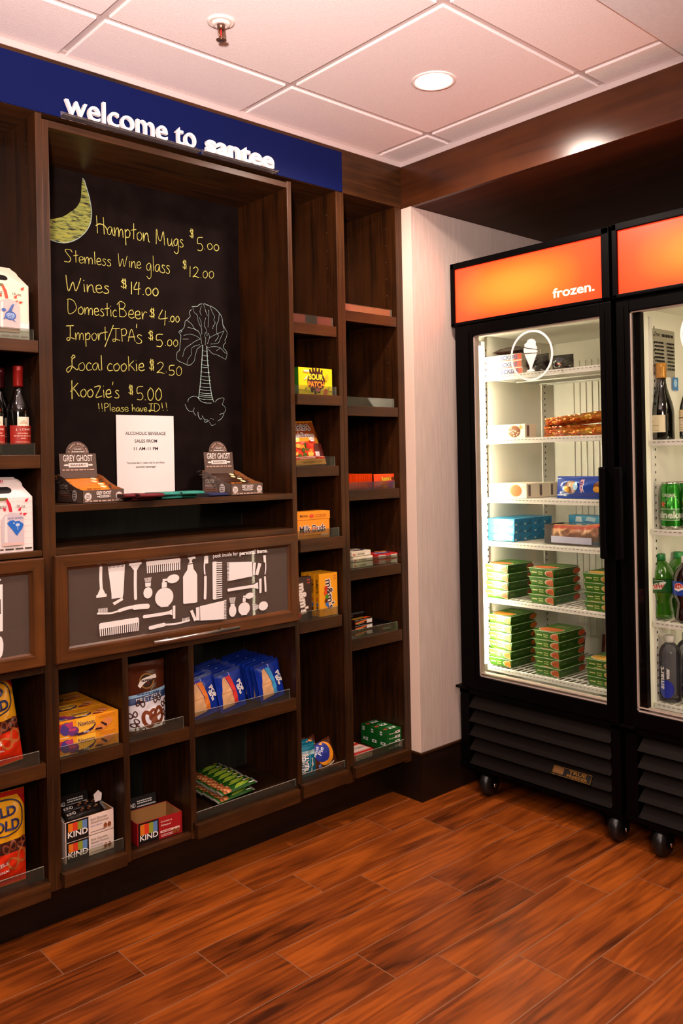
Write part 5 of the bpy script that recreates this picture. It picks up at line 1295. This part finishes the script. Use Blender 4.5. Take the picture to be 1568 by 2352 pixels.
# ------------------------------------------------------------------ tower D
def orange_pack(face):
    m, a = pouch(.108, .054, .012, 'd9430f', .003, 0, .22, 14, .16, 30)
    if face:
        a.text('Reese\'s', .034, .026, .050, .019, C('3a1a0c'), .06, slope=.08).text('Reese\'s', .0345, .0265, .049, .018, C('e8c21e'), .02, slope=.08); a.bars(.036, .012, .05, .006, C('8a2a0c'), 1, 3).disc(.096, .036, .010, .006, C('5a2a14')).rect(.086, .012, .100, .024, C('8a2208'))
    else: a.text('Reese\'s', .024, .020, .06, .018, C('3a1a0c'), .03)
    return m
ob_ = P('peanut_cup_packet', 'orange peanut cup packet facing forward with yellow script', 'candy packet', orange_pack(True), (-.0995, .020, 1.1922), (-.05, 0, 0), 'orange peanut cup packets')
ob2 = None
for k in range(10):
    loc = (-.1625-k*.0127, .072+random.uniform(-.004, .004), 1.1922+random.uniform(0, .002)); rot = (0, random.uniform(-.05, .05), -PI/2)
    lab = 'orange peanut cup packet on edge, %s from the script-faced one' % ('first', 'second', 'third', 'fourth', 'fifth', 'sixth', 'seventh', 'eighth', 'ninth', 'tenth')[k]
    if ob2 is None: ob2 = P('peanut_cup_packet', lab, 'candy packet', orange_pack(False), loc, rot, 'orange peanut cup packets')
    else: PD(ob2, lab, loc, rot)
def candy_bar(col, acc, seed, letters=None):
    w_, d, h = .102, .082, .0195; m, f, r, l, t = carton(w_, d, h, col, bev=.003, rough=.3)
    f.bars(.03, .004, .045, .009, C('8a8474'), 1, seed).rect(.066, .003, .096, .015, C('ece4d4')); f.text('bar', .004, .005, .014, .008, C('b8323a'), .03) if acc == 'w' else f.rect(.002, .003, .036, .015, C('d9d2cc'))
    if acc == 'w': t.poly([(.004, .03), (.04, .06), (.098, .05), (.09, .02), (.04, .01)], C('2c2046')).text('ALMOND', .02, .03, .06, .02, C('e8d8b8'), .02)
    else:
        for i in range(9): f.rect(.004+i*.0034, .004, .0055+i*.0034, .014, C('55504e'))
        f.bars(.044, .004, .02, .010, C('7a5a7a'), 1, 3); t.poly([(.004, .012), (.07, .01), (.098, .05), (.03, .06)], C('3a2466')).text('PIECES', .012, .022, .06, .02, C('e6dcf0'), .03).disc(.082, .060, .014, .012, C('e8952a')).disc(.06, .072, .012, .008, C('e8952a'))
    return m
cw = None
for k in range(3):
    loc = (-.2145-(.004 if k == 2 else 0), .022+(.004 if k == 2 else 0), .9057+k*.0205); lab = 'cream wrapped candy bar, %s of the stack of three' % ('bottom', 'middle', 'top')[k]
    if cw is None: cw = P('candy_bar', lab, 'candy bar', candy_bar('d9d0b4', 'w', 4), loc, 0, 'cream candy bars')
    else: PD(cw, lab, loc, .03*k)
cr = None
for k in range(2):
    loc = (-.0855, .022, .9057+k*.0205); lab = 'red and purple candy bar, %s of the stack of two' % ('bottom', 'top')[k]
    if cr is None: cr = P('candy_bar', lab, 'candy bar', candy_bar('b82a24', 'r', 5), loc, 0, 'red candy bars')
    else: PD(cr, lab, loc, -.03)
def dark_bar():
    w_, d, h = .094, .090, .020; m, f, r, l, t = carton(w_, d, h, '2a130d', bev=.004, rough=.2)
    f.poly([(0.002, .004), (.06, .012), (.06, .016), (.002, .010)], C('d9682a')).rect(.060, .003, .088, .016, C('d6d0c4')).bars(.006, .003, .04, .006, C('9a8a6a'), 1, 3).disc(.020, .004, .006, .003, C('3a7a2a'), 8)
    t.poly([(.002, .004), (.09, .012), (.07, .035), (.004, .03)], C('8a6a22', .25)).poly([(.05, .004), (.092, .008), (.085, .03), (.06, .02)], C('c9481c', .25)).disc(.02, .06, .006, .006, WHT, 8).disc(.05, .066, .007, .004, C('b0b0b8'), 8)
    return m
db = None
for k in range(3):
    loc = (-.2145, .024, .6542+k*.021); lab = 'dark wrapped chocolate bar, %s of the stack of three' % ('bottom', 'middle', 'top')[k]
    if db is None: db = P('candy_bar', lab, 'candy bar', dark_bar(), loc, 0, 'dark chocolate bars')
    else: PD(db, lab, loc, .02*k)
m = MB(); bk_ = C('120e0d', .35)
m.box(-.045, .05, 0, .16, 0, .002, bk_).box(-.045, .05, 0, .002, 0, .026, bk_).box(.048, .05, 0, .16, 0, .028, bk_).box(-.045, .05, .158, .16, 0, .052, bk_).box(-.045, -.043, 0, .16, 0, .028, bk_)
a = Art(m, plane_map((-.045, 0, 0), (1, 0, 0), (0, 0, 1))); a.rect(.040, .006, .082, .012, C('8f8a80'))
a = Art(m, plane_map((-.045, .158, 0), (1, 0, 0), (0, 0, 1))); a.rect(.01, .044, .09, .050, C('4a4646'))
m.box(-.04, .045, .006, .15, .002, .018, C('1a1413', .3), .003)
P('candy_tray', 'black candy tray with a raised back, right of the dark chocolate bars', 'candy tray', m, (-.107, .030, .6542))
def gum_box():
    w_, d, h = .078, .047, .0745; m, f, r, l, t = carton(w_, d, h, '0f5a1f', bev=.001, rough=.25)
    for k in range(4):
        f.text('Dentyne', .010, .005+k*.0177, .030, .0068, C('d8e0d0'), .01).text('ICE', .043, .005+k*.0177, .026, .0100, WHT, .05)
    t.text('ICE', .030, .012, .034, .018, WHT, .05, shear=.2).disc(.014, .022, .011, .007, C('c04a3a'), 12).bars(.03, .034, .03, .006, C('9ab89a'), 1, 3)
    l.text('ICE', .014, .018, .026, .012, WHT, .04).rect(.010, .054, .022, .068, C('dfe6da')).bars(.011, .056, .010, .010, C('1a4a20'), 1, 2)
    return m
gm_ = None
for k in range(3):
    loc = (-.0775, .016+k*.0478, .2052); lab = 'green gum box, %s of the three in a row' % ('front', 'middle', 'rearmost')[k]
    if gm_ is None: gm_ = P('gum_box', lab, 'gum box', gum_box(), loc, 0, 'green gum boxes')
    else: PD(gm_, lab, loc)
def mint_tin():
    m = MB(); w_, d, h = .092, .072, .030; rd, cr_ = C('b0251f', .3), C('e0d4bc', .35)
    m.box(-w_/2, w_/2, 0, d, 0, h, rd, .004).box(-w_/2-.001, w_/2+.001, -.001, d+.001, h*.62, h+.001, rd, .004)
    a = Art(m, plane_map((-w_/2, -.001, 0), (1, 0, 0), (0, 0, 1))); a.rect(.006, .003, w_-.006, .0185, cr_); a.text('ALTOIDS', .014, .0055, .064, .0105, C('3a332a'), .005).rect(.004, .0205, w_-.004, .022, C('ecd9cc')).rect(.004, .0255, w_-.004, .0275, C('ecd9cc'))
    a = Art(m, plane_map((-w_/2, 0, h+.001), (1, 0, 0), (0, 1, 0))); a.rect(.006, .006, w_-.006, d-.006, C('e2c9bc')); a.rect(.009, .009, w_-.009, d-.009, C('b0251f')).rect(.011, .011, w_-.011, d-.011, C('e2c9bc')); a.text('ALTOIDS', .016, .028, .060, .018, C('5a4a40'), .01)
    return m
mt = P('mint_tin', 'red and cream mint tin in front at the bottom shelf', 'mint tin', mint_tin(), (-.2355, .016, .2052), 0, 'red mint tins')
PD(mt, 'red and cream mint tin behind the front one, in the dark', (-.2365, .095, .2052))

# ------------------------------------------------------------------ freezer contents (rotated so their fronts face the freezer door)
FR = -PI/2
S1, S2, S3, S4, S5, S6 = 1.6157, 1.3712, 1.1432, .9737, .7517, .4857
def snk_box():
    w_, d, h = .185, .115, .0265; m, f, r, l, t = carton(w_, d, h, 'ded0bc', bev=.001)
    f.rect(.002, .002, w_-.002, .005, C('b8321f')).rect(.150, .002, w_-.001, h-.002, C('b8441f')); f.text('SNICKERS', .060, .006, .105, .0165, C('2c2f6a'), .04, shear=.15)
    t.rect(.0, .08, w_, .115, C('4a2316')).text('SNICKERS', .03, .03, .12, .03, C('3a2a3a'), .03, shear=.2)
    return m
sk = P('ice_cream_bar_box', 'white and red ice cream bar box, bottom of the top shelf stack', 'ice cream box', snk_box(), (.312, -.228, S1), FR, 'ice cream bar boxes')
PD(sk, 'white and red ice cream bar box, middle of the top shelf stack', (.314, -.222, S1+.027), FR)
sc_ = PD(sk, 'white and red ice cream bar box, slanted on top of the stack', (.312, -.224, S1+.054), FR+.02)
m, a = pouch(.150, .075, .030, '2c130d', .004, 0, .25, 12, .12, 5); a.text('SNICKERS', .02, .03, .10, .018, C('8a4a3a'), .03, shear=.2)
P('ice_cream_bar', 'brown bar wrapper lying flat on the slanted ice cream box', 'ice cream bar', m, (.335, -.235, S1+.0965), (-PI/2+.1, 0, FR+.1))
def dark_lump(seed, w_=.085, h=.062, t=.06):
    m, a = pouch(w_, h, t, '1b1210', .006, 0, .25, 14, .22, seed); a.rect(.030, .030, .055, .050, C('4a4a5c', .3)).rect(.030, .022, .055, .030, C('7a1f1a', .3)); return m
d1_ = P('dark_ice_cream_bag', 'crumpled dark bag right beside the stacked ice cream boxes', 'ice cream bag', dark_lump(3, .10, .075, .08), (.375, -.345, S1), FR, 'dark ice cream bags')
d2_ = P('dark_ice_cream_bag', 'crumpled dark bag with red and blue mark, alone on the top shelf', 'ice cream bag', dark_lump(6), (.375, -.457, S1), FR+.1, 'dark ice cream bags')
P('dark_ice_cream_bag', 'smaller dark bag lying behind the sundae decal', 'ice cream bag', dark_lump(8, .08, .055, .06), (.455, -.400, S1), FR-.2, 'dark ice cream bags')
def cream_box(dark):
    w_, d, h = .180, .072, .055; m, f, r, l, t = carton(w_, d, h, 'e9dcc4', bev=.001)
    f.disc(.128, .028, .030, .024, C('b98c58', .4)); f.disc(.132, .027, .026, .022, C('6a3414' if dark else 'a05a26', .35))
    if dark:
        rnd = random.Random(2)
        for i in range(26):
            q, s = rnd.uniform(0, 6.28), rnd.uniform(0, 1)**.5; f.disc(.132+.021*s*math.cos(q), .027+.018*s*math.sin(q), .0022, .0022, C('e2c49a', .4), 6)
    f.poly([(.158, .046), (.164, .053), (.170, .046), (.176, .050), (.172, .040), (.178, .036), (.166, .036), (.158, .038)], C('d8893c' if dark else 'cbb6a4')); f.bars(.02, .036, .04, .006, C('c9bca6'), 1, 3)
    r.rect(.010, .006, .026, .050, C('8f7a72')).rect(.012, .008, .024, .048, C('5a4646'))
    return m
c1_ = P('ice_cream_box', 'cream box with a dark nutty chocolate oval on the second freezer shelf', 'ice cream box', cream_box(True), (.318, -.232, S2), FR)
c2 = None
for k in range(3):
    lab = 'cream box with caramel brown oval, %s of three on the third shelf' % ('front', 'middle', 'rear')[k]
    loc = (.320+k*.074, -.232, S3)
    if c2 is None: c2 = P('ice_cream_box', lab, 'ice cream box', cream_box(False), loc, FR, 'cream ice cream boxes')
    else: PD(c2, lab, loc, FR)
def gold_mat():
    m = bpy.data.materials.new('gold_wrapped_pieces'); m.use_nodes = True
    nt = m.node_tree; b = nt.nodes['Principled BSDF']; L = nt.links.new
    tc = nd(nt, 'ShaderNodeTexCoord'); v = nd(nt, 'ShaderNodeTexVoronoi'); v.inputs['Scale'].default_value = 55; L(tc.outputs['Object'], v.inputs[0])
    r = ramp(nt, [(0, 'e6b04a'), (.35, 'a8641c'), (.7, 'c9521c'), (1, '3a1608')]); L(v.outputs['Color'], r.inputs[0]); L(r.outputs[0], b.inputs['Base Color'])
    b.inputs['Roughness'].default_value = .2; b.inputs['Metallic'].default_value = .5
    bp = nd(nt, 'ShaderNodeBump'); bp.inputs['Strength'].default_value = .8; bp.inputs['Distance'].default_value = .006; L(v.outputs['Distance'], bp.inputs['Height']); L(bp.outputs[0], b.inputs['Normal'])
    return m
GW = gold_mat()
m, a = pouch(.27, .043, .090, GW, .006, 0, .2, 22, .20, 4)
gbag = P('candy_bag', 'clear bag of gold wrapped pieces, upper of the two on shelf two', 'candy bag', m, (.43, -.470, S2+.043), (-.1, -.07, FR), 'bags of gold wrapped pieces')
PD(gbag, 'clear bag of gold wrapped pieces, lower of the two on shelf two', (.42, -.475, S2+.001), (.05, 0, FR+.02))
def blue_bag():
    w_, h = .245, .082; m, a = pouch(w_, h, .055, '1f3f9c', .008, 0, .2, 18, .10, 7)
    for cx in (.072, .198):
        a.disc(cx, .040, .030, .024, C('6a3a1e', .35)).disc(cx+.008, .048, .014, .010, C('c9a27a', .4)).disc(cx-.018, .032, .012, .011, C('d99a2a')).disc(cx+.022, .044, .010, .016, C('9cc0dc', .4))
    for cx in (.112, .238): a.text('STICK', cx, .068, .05, .016, C('e2e6f4'), .06, rot=-1.5).text('STICK', cx, .068, .048, .013, C('c03a3a'), .02, rot=-1.5)
    return m
P('ice_cream_bag', 'blue bag of ice cream sticks at the right of the third freezer shelf', 'ice cream bag', blue_bag(), (.385, -.535, S3), (-.12, 0, FR))
def blue_carton():
    w_, d, h = .128, .060, .0285; m, f, r, l, t = carton(w_, d, h, '2f93c4', '1f6f9e', bev=.0015)
    f.poly([(.03, .003), (.062, .003), (.058, .024), (.034, .024)], C('d8e9f2')).poly([(.075, .008), (.118, .004), (.124, .020), (.085, .024)], C('a9d4ea')).bars(.07, .002, .04, .005, C('1f5f9a'), 1, 3)
    r.poly([(.015, .004), (.05, .004), (.05, .024)], C('17587f')).rect(.004, .004, .016, .010, C('cfc7b4'))
    return m
bc = None; nm = ('front', 'second', 'third', 'fourth')
for col_ in range(4):
    for row_ in range(3):
        loc = (.320+col_*.064, -.193-random.uniform(0, .006)*1, S4+row_*.029)
        lab = 'blue ice cream carton, %s of the %s column on the fourth shelf' % (('bottom', 'middle', 'top')[row_], nm[col_])
        if bc is None: bc = P('ice_cream_carton', lab, 'ice cream carton', blue_carton(), loc, FR, 'blue ice cream cartons')
        else: PD(bc, lab, loc, FR)
for k in range(3):
    PD(bc, 'blue ice cream carton behind the clear tub, %s from the left' % ('first', 'second', 'third')[k], (.64, -.36-k*.125, S4+.058), FR)
    PD(bc, 'blue ice cream carton under the rear row, %s from the left' % ('first', 'second', 'third')[k], (.64, -.36-k*.125, S4+.029), FR); PD(bc, 'blue ice cream carton at the base of the rear row, %s from the left' % ('first', 'second', 'third')[k], (.64, -.36-k*.125, S4), FR)
t = thing('clear_tub', 'clear plastic tub at the right of the fourth freezer shelf', 'plastic tub', (.34, -.500, S4), FR)
m = MB(); 
for b in ((-.115, .115, 0, .002, 0, .072), (-.115, .115, .128, .13, 0, .072), (-.115, -.113, 0, .13, 0, .072), (.113, .115, 0, .13, 0, .072), (-.115, .115, 0, .13, 0, .002)): m.box(*b, G_CLEAR)
m.build('tub', t)
lbm = MB().box(-.085, .085, -.0016, -.0004, .006, .030, C('a9a6bd', .4)); lbm.build('label', t)['label'] = 'pale lilac label'
m, a = pouch(.15, .066, .07, 'cf8a5a', .004, 0, .25, 14, .2, 12)
a.rect(.01, .048, .14, .060, C('d2442a', .3)).disc(.05, .028, .03, .018, C('e0a06a', .35)).disc(.10, .030, .03, .018, C('d98a5a', .35))
ib = P('sandwich_packet', 'orange red wrapped ice cream sandwich inside the clear tub', 'ice cream packet', m, (.395, -.455, S4+.004), (-.2, 0, FR), 'packets in the clear tub'); PD(ib, 'orange red wrapped packet rising at the right of the clear tub', (.415, -.565, S4+.010), (-.1, -.15, FR+.1))
# ready meals
MG, MG_SHADE = C('3a6a16', .35), C('24480e', .4)  # second green is for the side face, shade put into its print colours
def meal(kind):
    m = MB(); w_, d, h = .118, .165, .0325; b = .010
    bt = [(-w_/2+b, b, .0), (w_/2-b, b, 0), (w_/2-b, d-b, 0), (-w_/2+b, d-b, 0)]; tp = [(-w_/2+.003, .003, h-.0012), (w_/2-.003, .003, h-.0012), (w_/2-.003, d-.003, h-.0012), (-w_/2+.003, d-.003, h-.0012)]
    m.add(bt+tp, [(3, 2, 1, 0), (0, 1, 5, 4), (1, 2, 6, 5), (2, 3, 7, 6), (3, 0, 4, 7)], MG)
    m.box(-w_/2, w_/2, 0, d, h-.0012, h, C('cfd6b4', .4))
    t_ = Art(m, plane_map((-w_/2, 0, h), (1, 0, 0), (0, 1, 0))); t_.rect(.001, .001, w_-.001, d-.001, MG)
    sl_ = math.hypot(.007, h); f = Art(m, plane_map((-w_/2+b, b, 0), (1, 0, 0), (0, -.007, h)), .0002, .0008)
    food = {'a': ('c9622c', 'a8401c'), 'b': ('d9842a', 'c9641c'), 'c': ('d9a23a', 'c9822a')}[kind]
    ww = w_-2*b
    def half(a_, cx, rx, ry, cm):
        a_.poly([(cx-rx*math.cos(PI/2-PI*i/14)*1, .015+ry*math.sin(PI/2-PI*i/14)) if False else (cx-rx*math.sin(PI*i/14), .015+ry*math.cos(PI*i/14)) for i in range(15)], cm)
    half(f, ww, .036, .014, C('d8c6b2')); half(f, ww, .032, .012, C(food[0], .5))
    rnd = random.Random(1)
    for i in range(12): f.disc(ww-.004-rnd.uniform(0, .022), .008+rnd.uniform(0, .013), .0022, .0020, C(food[1], .5), 6)
    f.text('Vezzari', .006, .013, .024, .008, C('cfc69a'), .02) if False else f.bars(.006, .013, .024, .009, C('d8cf9e'), 1, 5); f.bars(.036, .008, .020, .016, C('b9c47a'), 2, 6)
    r = Art(m, plane_map((w_/2-b, b, 0), (0, 1, 0), (.007, 0, h)), .0002, .0008); dd = d-2*b
    r.rect(.0, .001, dd, sl_-.001, MG_SHADE); r.bars(.010, .012, .03, .009, C('6f7a3a'), 1, 5); r.bars(.055, .012, .03, .008, C('55642c'), 1, 6)
    r.disc(dd-.004, .016, .024, .013, C('8a7a5c'), 20).disc(dd-.004, .016, .021, .011, C(food[1], .5), 20)
    t_.disc(w_*.45, .045, .05, .040, C('d8c6b2'), 24).disc(w_*.45, .045, .046, .036, C(food[0], .5), 24).rect(.001, .07, w_-.001, d-.001, MG).bars(.03, .10, .06, .02, C('c9c07a'), 1, 3).bars(.04, .085, .05, .01, C('9aa85a'), 1, 4)
    return m
pos6 = ('bottom', 'second', 'third', 'fourth', 'fifth', 'sixth')
def stack(n_, x, y, z, where, kind, sp=.0332):
    base = None
    for k in range(n_):
        lab = 'green ready meal box, %s of the %s' % ('top' if k == n_-1 else ('bottom' if k == 0 else pos6[k]+' from the bottom'), where)
        loc = (x+random.uniform(-.003, .003), y+random.uniform(-.002, .002), z+k*sp)
        if base is None: base = P('ready_meal_box', lab, 'frozen meal', meal(kind), loc, FR+random.uniform(-.015, .015), 'green ready meal boxes')
        else: PD(base, lab, loc, FR+random.uniform(-.02, .02))
stack(4, .292, -.190, S5, 'left stack on the fifth shelf', 'a')
stack(4, .300, -.3925, S5, 'middle stack on the fifth shelf', 'a')
stack(4, .300, -.628, S5, 'right stack on the fifth shelf', 'c')
stack(6, .300, -.193, S6, 'tall left stack, freezer floor', 'b')
stack(5, .300, -.410, S6, 'middle stack, freezer floor', 'a')
stack(3, .300, -.632, S6, 'low right stack, freezer floor', 'c', .0305)
m, a = pouch(.16, .12, .07, '4a1612', .006, 0, .3, 12, .2, 17); a.rect(.02, .05, .14, .08, C('7a4a3a', .3)).rect(.02, .03, .14, .045, C('3a2a4a', .3))
rb_ = P('frozen_bag', 'dark red frozen bag at the rear, behind the tall left meal stack', 'frozen bag', m, (.56, -.32, S6+.002), (-.2, 0, FR), 'dark red frozen bags'); PD(rb_, 'dark red frozen bag at the rear, behind the low right meal stack', (.58, -.55, S6+.002), (-.15, 0, FR+.1))

# ------------------------------------------------------------------ drinks fridge contents
D1, D2, D3, D4 = 1.3475, 1.0525, .7485, .480
ww = P('wine_bottle', 'white wine bottle with gold cap, leftmost in the drinks fridge', 'wine bottle', wine(1, cap='b9802e', white=True, h=.258, r=.0405), (.345, -.857, D1), (0, .0, FR), 'white wine bottles')
ww.rotation_euler = (.05, 0, FR) if False else (0, 0, FR)
PD(ww, 'white wine bottle with gold cap, cut off by the right picture edge', (.345, -.962, D1), FR+.2)
def can():
    m = MB(); al = mat('can_aluminium', 'c9c6c0', .25, .9); gn = mat('can_green', '1f7a1a', .18, .55)
    m.lathe([(.024, 0), (.028, .002), (.0325, .010)], al, 32).lathe([(.0325, .010), (.0335, .014), (.0335, .135)], gn, 32).lathe([(.0335, .135), (.032, .142), (.0275, .150)], gn, 32).lathe([(.0275, .150), (.0282, .153), (.0282, .155), (.0265, .155), (.0255, .151), (0, .151)], al, 32)
    m.box(-.004, .004, -.012, .006, .1515, .1530, al)
    a = cyl_art(m, .0335); sv = C('c8ccbe', .3)
    a.text('ORIGINAL', -.020, .107, .044, .011, sv, .02)
    st = []
    for i in range(10):
        an = PI/2+2*PI*i/10; rr_ = .0135 if i % 2 == 0 else .0055; st.append((-.019+rr_*math.cos(an), .083+rr_*math.sin(an)))
    a.poly([(u-.0008*(1 if u < -.019 else -1)*-1, v) for u, v in st], C('b8321f', .3))
    a.rect(-.034, .066, .036, .068, sv).rect(-.034, .030, .036, .032, sv).rect(-.034, .032, .036, .066, C('2f6a28', .3)); a.text('Heineken', -.066, .036, .126, .024, sv, .03)
    a.line([(.010+.022*math.cos(PI*i/16), .085+.022*math.sin(PI*i/16)) for i in range(17)], .0008, sv)
    return m
cn_ = P('drink_can', 'green beer can with red star in front, second fridge shelf', 'beer can', can(), (.335, -.8875, D2), FR+.25, 'green beer cans')
PD(cn_, 'green beer can behind the front one, second fridge shelf', (.395, -.902, D2), FR+1.2); PD(cn_, 'green beer can further right, cut off by the picture edge', (.355, -.962, D2), FR+2.2)
PD(cn_, 'green beer can at the rear right, second fridge shelf', (.425, -.972, D2), FR+1.7)
def bottle(liq, cap, lab, water=False):
    m = MB(); lm = mat('drink_'+liq, liq, .08, 0, .6, coat=.8) if not water else glassy('water_bottle_pet', (.55, .55, .62), .12, (.25, .25, .3), 1.4, 1., .03)
    cm = C(cap, .35); r = .0445 if not water else .0355
    if water: m.lathe([(.028, 0), (.034, .004), (r, .012), (r, .150), (.034, .165), (.028, .180), (.018, .190), (.013, .194), (.013, .200)], lm, 32)
    else: m.lathe([(.022, .004), (.030, 0), (.038, .006), (.040, .020), (.037, .040), (.034, .056), (.036, .068), (.0425, .082), (r, .090), (r, .138), (.043, .150), (.037, .168), (.026, .184), (.016, .194), (.0135, .197), (.0135, .201)], lm, 36)
    m.lathe([(.0155, .199), (.016, .2005), (.016, .216), (.0148, .2175), (0, .2175)], cm, 24); m.lathe([(.0165, .1965), (.0172, .1975), (.0165, .1985)], cm, 24)
    if not water:
        a = cyl_art(m, r, sub=12); lm_ = C(lab, .3); a.rect(-.13, .092, .13, .138, lm_, 24)
        if lab == '1f5a22':
            a.rect(-.13, .092, .13, .095, C('143c18', .3), 24).rect(-.13, .135, .13, .138, C('143c18', .3), 24)
            a.poly([(-.022, .101), (.018, .104), (.034, .128), (.026, .130), (-.014, .122), (-.020, .112)], C('e8e6da')); a.text('DEW', -.015, .103, .040, .0135, C('c8281c'), .04, shear=.3, slope=.12).text('Mtn', -.016, .116, .026, .012, C('1a4a20'), .03, shear=.3, slope=.12); a.bars(-.004, .131, .03, .004, C('c8d0b8'), 1, 3)
        else:
            a.disc(-.006, .115, .0185, .0185, WHT, 30); a.poly([(-.0235, .118)]+[(-.006+.0175*math.cos(PI*(1-i/12)), .116+.0165*math.sin(PI*(1-i/12))) for i in range(13)]+[(.004, .119), (-.008, .114)], C('c8201c')); a.poly([(-.0225, .110)]+[(-.006+.0175*math.cos(PI+PI*i/12), .113+.0165*math.sin(PI+PI*i/12)) for i in range(13)]+[(.004, .112), (-.008, .106)], C('1c3a9a'))
    else:
        a = cyl_art(m, r, sub=8); a.disc(.002, .045, .026, .030, C('1f2f9a', .3)); a.text('smart', -.004, .044, .074, .017, C('e8e4ea'), .03, rot=PI/2).text('water', .014, .078, .036, .012, C('e8e4ea'), .03, rot=PI/2)
    return m
dw = P('soda_bottle', 'green soda bottle with red lettered label, front left of third fridge shelf', 'soda bottle', bottle('2f6a0e', '1c7a3a', '1f5a22'), (.345, -.842, D3), FR+.1, 'green soda bottles')
PD(dw, 'green soda bottle second in the row behind the front one', (.435, -.860, D3), FR+.5); PD(dw, 'green soda bottle third in the row, furthest back', (.525, -.878, D3), FR+.3)
P('soda_bottle', 'cola bottle with blue label and white cap at the right edge', 'soda bottle', bottle('1c0805', 'e9e2de', '1c3a9a'), (.330, -.9395, D3), FR)
wt = P('water_bottle', 'clear water bottle with blue oval, front of the bottom fridge shelf', 'water bottle', bottle('20242c', 'd9d2ce', '', True), (.335, -.8745, D4), FR, 'water bottles')
PD(wt, 'clear water bottle standing behind the front one, bottom fridge shelf', (.412, -.895, D4), FR+.4); PD(wt, 'clear water bottle at the right edge, bottom fridge shelf', (.335, -.955, D4), FR+.6)
m = MB().box(-.02, .02, -.004, 0, 0, .016, M_WIRE, .001)
# ------------------------------------------------------------------ ceiling fittings
dl = thing('downlight', 'lit round recessed downlight in the ceiling tile', 'ceiling light', (-.429, -.556, H-.007))
n = 40; m = MB().lathe([(.052, .012), (.050, .003), (.056, -.002), (.066, -.003), (.068, 0), (.068, .003)], mat('downlight_trim', 'efe6e0', .4), n); m.build('trim_ring', dl)
M_LAMP = mat('downlight_lens', 'ffffff', .4, emit=60., ecol=(1, .80, .62))
MB().lathe([(.0, -.0012), (.051, -.0012), (.051, .004), (0, .004)], M_LAMP, n).build('lens', dl)
sp_ = thing('fire_sprinkler', 'fire sprinkler head hanging from the ceiling', 'sprinkler', (-1.1105, -.4363, H-.007)); brs = mat('sprinkler_bronze', '8a6a58', .3, .9); wt_ = mat('escutcheon_white', 'e6d9cf', .4)
MB().lathe([(.030, .004), (.0345, .001), (.036, -.001), (.0345, -.004), (.026, -.0055), (.0245, -.0035)], wt_, 36).build('escutcheon', sp_)
MB().lathe([(.0115, .002), (.0235, -.002), (.0245, -.006), (.0225, -.010), (.013, -.0115), (.0115, -.010)], wt_, 36).build('cup', sp_)
m = MB().lathe([(.010, .0), (.0105, -.012), (.0095, -.020), (.006, -.021)], brs, 24)
for s in (-1, 1): m.tube([(s*.0075, 0, -.018), (s*.0085, 0, -.028), (s*.0075, 0, -.036), (s*.0025, 0, -.043)], .0022, brs, 8)
m.lathe([(.003, -.0405), (.004, -.042), (.004, -.046), (.002, -.047)], brs, 14); m.build('frame', sp_)
MB().lathe([(0, -.0195), (.0018, -.0205), (.002, -.024), (.0022, -.036), (.0015, -.040), (0, -.041)], mat('red_glass_bulb', 'c01a10', .08, 0, .6), 14).build('bulb', sp_)
m = MB(); N = 18; vs = [(0, 0, -.0475), (0, 0, -.0487)]
for i in range(N):
    a0 = 2*PI*i/N; a1 = 2*PI*(i+.62)/N; am = 2*PI*(i+1)/N
    q = [(.006*math.cos(a0), .006*math.sin(a0)), (.0135*math.cos(a0), .0135*math.sin(a0)), (.0135*math.cos(a1), .0135*math.sin(a1)), (.006*math.cos(a1), .006*math.sin(a1))]
    m.prism([(x, y, -.0475) for x, y in q], (0, 0, -.0011), brs)
m.lathe([(0, -.0472), (.0075, -.0472), (.0075, -.0488), (0, -.0488)], brs, 24); m.build('deflector', sp_)
